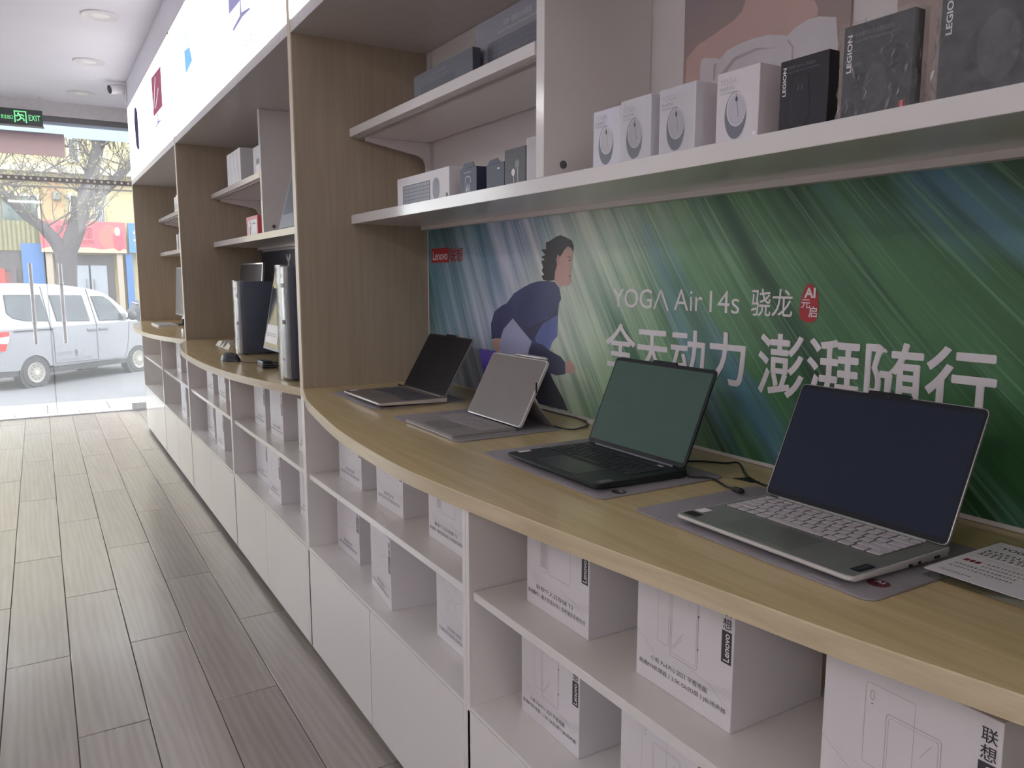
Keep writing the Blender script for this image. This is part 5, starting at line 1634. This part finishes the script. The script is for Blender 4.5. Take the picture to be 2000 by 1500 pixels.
lt = thing('leaning_panel', 'dark glossy display panel leaning back on the lower shelf', 'panel', (0.95, 3.1, 1.505))
dd = Vector((0.068, 0, 0.245)).normalized()
b = slab('frame', M('panel_frame_grey', (150, 156, 166), 0.4), lt, (0.918, 0, 1.5058), (0, -1, 0), dd, -3.475, -2.72, 0, 0.255, 0.006, r=0.003)
slab('glossy_face', M('panel_dark_face', (84, 92, 106), 0.35), b, Vector((0.918, 0, 1.5058)) + Vector((0, -1, 0)).cross(dd) * 0.006, (0, -1, 0), dd, -3.46, -2.73, 0.06, 0.250, 0.0005, r=0.002)
slab('white_strip', BOXW, b, Vector((0.918, 0, 1.5058)) + Vector((0, -1, 0)).cross(dd) * 0.006, (0, -1, 0), dd, -3.14, -2.74, 0.035, 0.055, 0.0005, r=0.002)

# farthest bay
for k, (ya, yb, za, zb_, lab) in enumerate(((6.42, 6.50, 1.782, 1.895, 'small white box on the upper shelf of the farthest bay, left one'), (6.33, 6.41, 1.782, 1.905, 'small white box on the upper shelf of the farthest bay, right one'),
                                  (6.44, 6.49, 1.505, 1.62, 'thin white box on the lower shelf of the farthest bay, left one'), (6.27, 6.37, 1.505, 1.625, 'white box on the lower shelf of the farthest bay, right one'))):
    t = carton('small_carton', lab, 'box', 0.93, 0.08, ya, yb, za, zb_, BOXW, group='small cartons in the farthest bay')
    pr = left_face(yb, 0.93, za)
    pr.rect('d', (yb - ya) * .35, (yb - ya) * .65, 0.02, 0.06)
    pr.build(t, {'d': ('dark_picture', GREYINK)})
monitor('grey monitor standing in the farthest bay', 6.28, 6.80, 0.935, 0.960, 1.005, 1.376, M('grey_monitor_screen', (84, 82, 86), 0.3), M('monitor_light_edge', (140, 138, 140), 0.4))
kb_ = thing('keyboard', 'flat pale keyboard lying on the farthest worktop', 'keyboard', (0.82, 6.55, ZT))
slab('body', M('pale_keyboard', (205, 202, 202), 0.4), kb_, (0, 0, ZT + .0005), (1, 0, 0), (0, 1, 0), 0.745, 0.885, 6.30, 6.74, 0.012, r=0.01)
keyboard(kb_, ZT + .0126, 0.755, 0.875, 6.31, 6.73, M('pale_keyboard_keys', (186, 184, 186), 0.5), True, 'far')
dl = thing('desk_gadget', 'black gadget with white cone top on the farthest worktop', 'gadget', (0.86, 5.62, ZT))
MB().lathe([(0.045, 0.0003), (0.045, 0.012), (0.030, 0.018), (0.030, 0.085), (0.026, 0.09)], (0.86, 5.62, ZT), n=24).build('base', BLACKP, dl, smooth=True)
MB().lathe([(0.050, 0.091), (0.022, 0.150)], (0.86, 5.62, ZT), n=24).build('cone_top', BOXW, dl, smooth=True)
bx('film_wrap', (0.80, 0.85), (5.53, 5.60), (ZT + .0004, ZT + .03), FILM3, dl)

# ------------------------------------------------------------------ street outside
GZ = -0.80
struct(bx('road', (-30, 34), (10.3, 27.0), (GZ - 0.2, GZ), M('asphalt', (80, 80, 84), 0.85, var=0.10, scale=40, bump=0.2)))
pav = struct(bx('pavement', (-12, 12), (8.56, 10.25), (-0.6, -0.16), M('pavement_joint', (104, 100, 96), 0.8)))
tile = MB().box(0.004, 0.596, 0.004, 0.556, 0, 0.04).build('paving_slab', M('pale_paving', (124, 120, 116), 0.75, var=0.06, scale=8), pav, bevel=0.003, seg=1)
td = tile.data
bpy.data.objects.remove(tile)
for i in range(-5, 6):
    for j in range(3):
        o = bpy.data.objects.new('paving_slab', td)
        o.location = (i * 0.6 + (0.3 if j % 2 else 0), 8.57 + j * 0.56, -0.19)
        link(o, pav)
struct(bx('kerb', (-12, 12), (10.25, 10.45), (GZ, -0.15), M('kerb_stone', (128, 124, 120), 0.8, var=0.08)))
struct(bx('far_pavement', (-30, 34), (27.0, 31.0), (GZ - 0.2, GZ + 0.15), MATS['kerb_stone']))

# --- silver minivan
SILVER = M('silver_van_paint', (112, 112, 117), 0.3, 0.25, var=0.01, coat=0.6)
VGLASS = M('van_window_glass', (46, 52, 58), 0.08, 0.0, var=0.35, scale=3, spec=0.4)
VBLACK = M('van_black_trim', (34, 34, 38), 0.5)
GREYTRIM = M('van_grey_trim', (76, 76, 82), 0.45)
van = thing('minivan', 'silver-white minivan parked outside the glass doors', 'van', DATA['van_org'], rotz=DATA['van_ang'], local=True)
def inset(z):
    return max(0.0, z - 1.13) * 0.13
W = 1.56
roof = DATA['v_roof']
def arch(cx, cz, r, a0, a1, n=14):
    return [(cx + r * math.cos(math.radians(a0 + (a1 - a0) * k / n)), cz + r * math.sin(math.radians(a0 + (a1 - a0) * k / n))) for k in range(n + 1)]
low = [(-0.74, 1.14), (-0.76, 0.80), (-0.74, 0.38), (-0.34, 0.36)] + arch(0.04, 0.275, 0.345, 165, 18) + [(0.42, 0.38), (2.30, 0.34)] + arch(2.68, 0.25, 0.345, 165, 18) + [(3.08, 0.36), (3.30, 0.38), (3.34, 0.62), (3.26, 0.86), (3.02, 1.00), (2.86, 1.05), (2.72, 1.135)]
MB().prism(low, 'y', 0.0, W).build('lower_body', SILVER, van)
up = [(-0.74, 1.135)] + [p for p in roof if p[1] > 1.135] + [(2.74, 1.135)]
m = MB()
k = len(up)
vs_ = []
for a, y in ((0, 0), (1, 1)):
    for s, z in up:
        vs_.append((s, inset(z) if a == 0 else W - inset(z), z))
fs = [(i, (i + 1) % k, (i + 1) % k + k, i + k) for i in range(k)]
m.add(vs_, fs + [tuple(range(k - 1, -1, -1)), tuple(range(k, 2 * k))]).build('upper_body', SILVER, van)
for n in ('v_w1', 'v_w2', 'v_w3'):
    pts = DATA[n]
    cs = sum(p[0] for p in pts) / len(pts)
    cz_ = sum(p[1] for p in pts) / len(pts)
    q = len(pts)
    big = [(cs + (s - cs) * 1.04, cz_ + (z - cz_) * 1.07) for s, z in pts]
    m = MB()
    m.add([(s, inset(z) - 0.004, z) for s, z in big] + [(s, inset(z) + 0.01, z) for s, z in big], [tuple(range(q)), tuple(range(2 * q - 1, q - 1, -1))] + [(i, (i + 1) % q, (i + 1) % q + q, i + q) for i in range(q)])
    w_ = m.build('side_window', VBLACK, van)
    m = MB()
    m.add([(s, inset(z) - 0.008, z) for s, z in pts] + [(s, inset(z) - 0.002, z) for s, z in pts], [tuple(range(q)), tuple(range(2 * q - 1, q - 1, -1))] + [(i, (i + 1) % q, (i + 1) % q + q, i + q) for i in range(q)])
    m.build('pane', VGLASS, w_)
# windscreen and rear window
ws = [p for p in roof if 1.24 < p[1] < 1.74 and p[0] > 1.8]
m = MB()
vs_ = []
for s, z in ws:
    vs_ += [(s + 0.012, inset(z) + 0.09, z + 0.006), (s + 0.012, W - inset(z) - 0.09, z + 0.006)]
m.add(vs_, [(2 * i, 2 * i + 1, 2 * i + 3, 2 * i + 2) for i in range(len(ws) - 1)]).build('windscreen', VGLASS, van)
MB().box(-0.752, -0.738, 0.2, W - 0.2, 1.2, 1.72).build('rear_window', VGLASS, van)
def seam(pts):
    MB().tube([(s, inset(z) - 0.001, z) for s, z in pts], 0.011, 6).build('door_seam', GREYTRIM, van)
seam([(0.36, 1.92), (0.40, 1.5), (0.43, 1.15), (0.49, 1.0), (0.50, 0.42)])
seam([(1.44, 1.86), (1.52, 1.4), (1.565, 1.13), (1.56, 0.40)])
seam([(2.46, 1.13), (2.42, 0.8), (2.36, 0.5), (2.28, 0.38)])
seam([(0.50, 0.42), (1.56, 0.40)])
MB().box(-0.37, 0.50, -0.012, 0.0, 1.080, 1.108).build('sliding_rail', VBLACK, van)
for s0 in (1.32, 1.62):
    MB().box(s0, s0 + 0.22, -0.022, 0.0, 0.995, 1.045).build('door_handle', GREYTRIM, van, bevel=0.008)
MB().box(0.42, 2.32, -0.010, 0.0, 0.355, 0.385).build('sill_trim', GREYTRIM, van)
MB().box(0.38, 2.34, 0.02, W - 0.02, 0.24, 0.345).build('underbody', VBLACK, van)
MB().box(-0.70, -0.32, 0.02, W - 0.02, 0.26, 0.37).build('rear_underbody', VBLACK, van)
MB().lathe([(0.05, -0.06), (0.095, -0.03), (0.10, 0.03), (0.06, 0.07)], (2.43, -0.13, 1.27), (1, 0, 0), 16).build('mirror', VBLACK, van, smooth=True)
MB().tube([(2.42, 0.02, 1.20), (2.43, -0.08, 1.24)], 0.02, 8).build('mirror_arm', VBLACK, van)
tl = MB().prism([(-0.765, 1.11), (-0.475, 1.105), (-0.470, 1.0), (-0.575, 0.755), (-0.765, 0.75)], 'y', -0.012, 0.02).build('tail_lamp', M('tail_lamp_red', (186, 34, 38), 0.2), van)
MB().prism([(-0.766, 1.0), (-0.475, 1.02), (-0.49, 0.95), (-0.53, 0.88), (-0.766, 0.90)], 'y', -0.016, -0.010).build('reversing_lens', M('lens_white', (160, 150, 152), 0.2), tl)
MB().box(3.02, 3.28, -0.006, 0.10, 0.80, 0.96).build('headlamp', M('headlamp_clear', (190, 205, 214), 0.1), van)
for wx, wz, yy in ((0.038, 0.275, 0.0), (2.679, 0.272, 0.0), (0.038, 0.275, W - 0.17), (2.679, 0.272, W - 0.17)):
    wh = MB().lathe([(0.19, 0), (0.262, 0), (0.280, 0.02), (0.283, 0.085), (0.280, 0.15), (0.262, 0.17), (0.19, 0.17)], (wx, yy, wz + 0.009), (0, 1, 0), 32).build('wheel', M('tyre_rubber', (46, 46, 50), 0.8), van, smooth=True)
    MB().lathe([(0.06, -0.004), (0.155, 0.012), (0.188, 0.002), (0.196, 0.010), (0.196, 0.05)], (wx, yy - 0.022, wz + 0.009), (0, 1, 0), 28).build('rim', M('steel_rim', (120, 116, 110), 0.4, 0.3), wh, smooth=True)
    MB().lathe([(0.0, -0.012), (0.045, -0.010), (0.05, 0.0)], (wx, yy - 0.022, wz + 0.009), (0, 1, 0), 16).build('hub_cap', M('hub_tan', (160, 146, 130), 0.5), wh, smooth=True)
    if yy == 0.0:
        for q in range(10):
            a = 2 * math.pi * q / 10
            MB().lathe([(0.014, 0), (0.014, 0.004)], (wx + 0.12 * math.cos(a), yy - 0.0155, wz + 0.009 + 0.12 * math.sin(a)), (0, -1, 0), 8).build('rim_hole', VBLACK, wh)
    for_arch = MB().lathe([(0.335, 0.02), (0.335, 0.19)], (wx, yy if yy == 0 else yy - 0.02, wz), (0, 1, 0), 24)
    for_arch.build('wheel_well', VBLACK, van)
pr = Print((0, 0, 0), (1, 0, 0), (0, 0, 1), 0.004)
pr.text('d', '8', 0.965, 0.520, height=0.13, width=0.07)
pr.text('g', '人', 1.12, 0.560, height=0.09, width=0.09)
pr.greek('g', 0.57, 0.56, 0.34, 0.07, 2)
pr.greek('g', 0.57, 0.44, 0.85, 0.05, 4)
pr.build(van, {'d': ('number', VBLACK), 'g': ('faint_lettering', M('faint_van_print', (92, 92, 98), 0.5))})

# --- blue car behind the van
bc = thing('blue_car', 'blue car with white roof passing behind the minivan', 'car', (3.6, 24.4, GZ))
BLUEP = M('blue_car_paint', (40, 98, 156), 0.25, var=0.02, coat=0.5)
MB().prism([(1.65, -0.50), (1.7, 0.05), (2.15, 0.10), (5.3, 0.12), (5.55, 0.0), (5.6, -0.5)], 'y', 23.6, 25.2).build('body', BLUEP, bc, bevel=0.05)
MB().prism([(2.0, 0.10), (2.35, 0.62), (2.75, 0.70), (4.4, 0.70), (5.0, 0.12)], 'y', 23.7, 25.1).build('cabin', VGLASS, bc)
MB().prism([(2.28, 0.58), (2.75, 0.72), (4.45, 0.72), (4.6, 0.60), (4.4, 0.66), (2.8, 0.665)], 'y', 23.66, 25.14).build('roof', M('white_car_roof', (160, 160, 160), 0.3), bc)
for wx in (2.4, 4.85):
    for yy in (23.6, 25.05):
        MB().lathe([(0.18, 0), (0.29, 0), (0.30, 0.03), (0.30, 0.12), (0.29, 0.15), (0.18, 0.15)], (wx, yy - .02, GZ + 0.301), (0, 1, 0), 24).build('wheel', MATS['tyre_rubber'], bc, smooth=True)

# --- building across the street
FY = 30.0
CREAM = M('cream_render', (150, 138, 106), 0.85, var=0.05, scale=2)
ORANGE = M('apricot_render', (150, 122, 90), 0.85, var=0.05, scale=2)
FRAME = M('white_window_frame', (150, 150, 152), 0.5)
DGLASS = M('dark_window_pane', (58, 70, 70), 0.08, var=0.15, scale=1.5, spec=0.8)
bd = thing('apartment_building', 'cream rendered building across the street with shops below', 'building', (1.0, FY, GZ))
MB().box(-9, 12, FY, FY + 6, GZ, 11).build('wall', CREAM, bd)
def frect(n):
    (x0, z1), (x1, z0) = DATA[n]
    return x0, x1, min(z0, z1), max(z0, z1)
x0, x1, z0, z1 = frect('f_orange')
MB().box(x0, x1 - .05, FY - 0.05, FY, z0, z1).build('apricot_panel', ORANGE, bd)
MB().box(-9, 12, FY - 0.5, FY, 4.62, 4.85).build('ledge', M('ledge_grey', (140, 134, 122), 0.8), bd)
def window(n, cols, dark=None, rows=1):
    x0, x1, z0, z1 = frect(n)
    w = MB()
    f = 0.07
    w.box(x0, x1, FY - 0.10, FY - 0.002, z0, z0 + f).box(x0, x1, FY - 0.10, FY - 0.002, z1 - f, z1)
    w.box(x0, x0 + f, FY - 0.10, FY - 0.002, z0 + f, z1 - f).box(x1 - f, x1, FY - 0.10, FY - 0.002, z0 + f, z1 - f)
    o = w.build('window', FRAME, bd)
    cw = (x1 - x0 - 2 * f) / cols
    rh = (z1 - z0 - 2 * f) / rows
    for i in range(cols):
        for j in range(rows):
            MB().box(x0 + f + i * cw + .02, x0 + f + (i + 1) * cw - .02, FY - 0.06, FY - 0.004, z0 + f + j * rh + .02, z0 + f + (j + 1) * rh - .02).build('pane', dark or DGLASS, o)
window('f_win_a', 2)
window('f_win_b', 3)
window('f_win_c', 2)
window('f_win_e', 2)
x0, x1, z0, z1 = frect('f_win_d')
g = MB().box(x0, x1, FY - 0.05, FY - 0.002, z0, z1).build('window', DGLASS, bd)
for q in range(6):
    MB().tube([(x0 + (x1 - x0) * q / 5, FY - 0.12, z0), (x0 + (x1 - x0) * q / 5, FY - 0.12, z1)], 0.014, 6).build('window_bar', M('grey_bars', (150, 152, 160), 0.4, 0.4), g)
x0, x1, z0, z1 = frect('f_ac')
MB().box(x0, x1, FY - 0.3, FY - 0.05, z0, z1).build('vent_box', M('vent_dark', (96, 96, 92), 0.6), bd, bevel=0.01)
x0, x1, z0, z1 = frect('f_lat')
lat = MB().box(x0, x1, FY - 0.12, FY - 0.002, z0, z1).build('lattice_panel', M('olive_panel', (122, 118, 86), 0.8, var=0.15, scale=6), bd)
for q in range(14):
    xx = x0 + (x1 - x0) * (q + .5) / 14
    MB().box(xx - .02, xx + .02, FY - 0.16, FY - 0.12, z0, z1).build('lattice_bar', M('olive_bar', (80, 76, 56), 0.8), lat)
for n, nm, mt, dep in (('f_pilA', 'pillar', M('stone_pillar', (130, 118, 106), 0.8, var=0.08), 0.4), ('f_pilB', 'pillar', MATS['stone_pillar'], 0.4), ('f_blcol', 'blue_pillar', M('blue_shop_panel', (36, 80, 130), 0.6, var=0.08), 0.35), ('f_blwall', 'blue_shop_wall', MATS['blue_shop_panel'], 0.2)):
    x0, x1, z0, z1 = frect(n)
    MB().box(x0, x1, FY - dep, FY - .002, GZ + .151, z1).build(nm, mt, bd)
x0, x1, z0, z1 = frect('f_door')
MB().box(x0, x1, FY - 0.08, FY - .002, GZ + .151, z1).build('shop_entrance', M('entrance_dark', (60, 54, 58), 0.5), bd)
x0, x1, z0, z1 = frect('f_doorg')
xm = (x0 + x1) / 2
for a, c in ((x0, xm - .03), (xm + .03, x1)):
    dd_ = MB().box(a, c, FY - 0.14, FY - 0.08, GZ + .151, z1).build('glass_door', M('pale_glass_door', (108, 112, 120), 0.12), bd)
    hx = c - .08 if a == x0 else a + .08
    MB().tube([(hx, FY - 0.2, 0.35), (hx, FY - 0.2, 1.25)], 0.02, 8).build('pull_handle', M('handle_dark', (96, 96, 100), 0.4), dd_)
x0, x1, z0, z1 = frect('f_shop')
sh = MB().box(x0, x1, FY - 0.06, FY - .002, GZ + .151, z1).build('shop_window', M('shop_dark', (58, 52, 54), 0.4), bd)
rnd = random.Random(5)
for q in range(7):
    xx = x0 + (x1 - x0) * (q + .5) / 7
    MB().box(xx - .08, xx + .08, FY - 0.2, FY - 0.1, 0.6, 0.9 + rnd.uniform(.2, .7)).build('hanging_garment', M('garment_%d' % (q % 3), ((168, 52, 50), (96, 50, 48), (70, 60, 66))[q % 3], 0.8), bd)

x0, x1, z0, z1 = frect('f_sign')
sg = thing('shop_sign', 'pink shop sign with dark brush lettering across the street', 'sign', ((x0 + x1) / 2, FY - 0.3, z0))
MB().box(x0, x1, FY - 0.48, FY - 0.25, z0, z1).build('board', M('pink_sign_board', (158, 66, 76), 0.6, var=0.04, scale=2), sg)
pr = Print((x0, FY - 0.48, z0), (1, 0, 0), (0, 0, 1), 0.01)
w, h = x1 - x0, z1 - z0
pts = [(0, 0), (w, 0)]
for q in range(25):
    u_ = 1 - q / 24
    pts.append((w * u_, h * (0.10 + 0.10 * abs(math.sin(u_ * 9)) * (1 - u_ * .6))))
pr.poly('cr', pts)
pr.text('k', '趣', w * .17, h * .52, width=w * .10, height=h * .34)
pr.text('k', '馆', w * .50, h * .46, width=w * .10, height=h * .36)
pr.greek('k', w * .30, h * .62, w * .14, h * .18, 6)
pr.greek('k', w * .44, h * .30, w * .17, h * .10, 7)
pr.ell('br', w * .80, h * .52, w * .13, h * .38)
pr.ell('dr', w * .91, h * .40, w * .07, h * .34, lift=.014)
pr.ell('sk', w * .90, h * .70, w * .035, h * .14, lift=.018)
pr.build(sg, {'cr': ('cream_wave', M('sign_cream', (160, 142, 110), 0.6)), 'k': ('lettering', M('sign_ink', (96, 40, 48), 0.6)), 'br': ('brown_disc', M('sign_brown', (134, 78, 72), 0.6)), 'dr': ('printed_robe', M('sign_red', (150, 44, 62), 0.6)), 'sk': ('printed_face', M('sign_skin', (168, 138, 124), 0.6))})
x0, x1, z0, z1 = frect('f_bsign')
sg = thing('blue_shop_sign', 'blue shop sign with white lettering beside the pink sign', 'sign', ((x0 + x1) / 2, FY - 0.3, z0))
MB().box(x0 + .01, x1, FY - 0.46, FY - 0.25, z0, z1).build('board', M('blue_sign_board', (42, 92, 148), 0.6), sg)
pr = Print((x0, FY - 0.46, z0), (1, 0, 0), (0, 0, 1), 0.01)
pr.greek('w', 0.16, 0.38, 0.5, 0.34, 3)
pr.build(sg, {'w': ('lettering', M('sign_white', (176, 176, 176), 0.6))})

# --- bare street tree
tr = thing('street_tree', 'large bare forked street tree behind the minivan', 'tree', (0.55, 23.0, GZ))
BARK = M('tree_bark', (62, 58, 60), 0.9, var=0.2, scale=12, bump=0.5, bscale=18, stretch=(1, 1, 0.3))
TY = 23.0
def limb(n, nm):
    pts = [(x, TY + 0.05 * math.sin(3.1 * i), z) for i, (x, z, r) in enumerate(DATA[n])]
    MB().tube(pts, [r for x, z, r in DATA[n]], 12).build(nm, BARK, tr, smooth=True, angle=80)
    return pts
limb('t_trunk', 'trunk')
L1 = limb('t_left', 'limb')
L2 = limb('t_right', 'limb')
L3 = limb('t_right2', 'limb')
rnd = random.Random(21)
tw = MB()
lf = MB()
def grow(p, d, ln, r, depth):
    pts = [Vector(p)]
    dd_ = Vector(d).normalized()
    for k in range(4):
        dd_ = (dd_ + Vector((rnd.uniform(-.25, .25), rnd.uniform(-.25, .25), rnd.uniform(-.12, .22)))).normalized()
        pts.append(pts[-1] + dd_ * ln / 4)
    tw.tube(pts, [r * (1 - .17 * k) for k in range(5)], 5, caps=False)
    if depth > 0:
        for k in range(3):
            q = pts[rnd.randint(1, 4)]
            nd = (dd_ + Vector((rnd.uniform(-.9, .9), rnd.uniform(-.7, .7), rnd.uniform(-.3, .8)))).normalized()
            grow(q, nd, ln * rnd.uniform(.55, .75), r * .55, depth - 1)
    else:
        for k in range(5):
            q = pts[rnd.randint(1, 4)] + Vector((rnd.uniform(-.2, .2), rnd.uniform(-.2, .2), rnd.uniform(-.2, .2)))
            a = Vector((rnd.uniform(-1, 1), rnd.uniform(-1, 1), rnd.uniform(-1, 1))).normalized() * .032
            b_ = a.orthogonal().normalized() * .022
            lf.add([q - a, q + b_, q + a, q - b_], [(0, 1, 2, 3)])
for L_ in (L1, L2, L3):
    for i in range(1, len(L_)):
        for k in range(3):
            grow(L_[i], (rnd.uniform(-.9, .9), rnd.uniform(-.5, .5), rnd.uniform(.2, 1)), rnd.uniform(.8, 1.5), .028, 2)
o = tw.build('twigs', M('twig_bark', (78, 72, 68), 0.9), tr)
o['kind'] = 'stuff'
o = lf.build('dry_leaves', M('dry_leaf', (104, 100, 62), 0.8), tr)
o['kind'] = 'stuff'
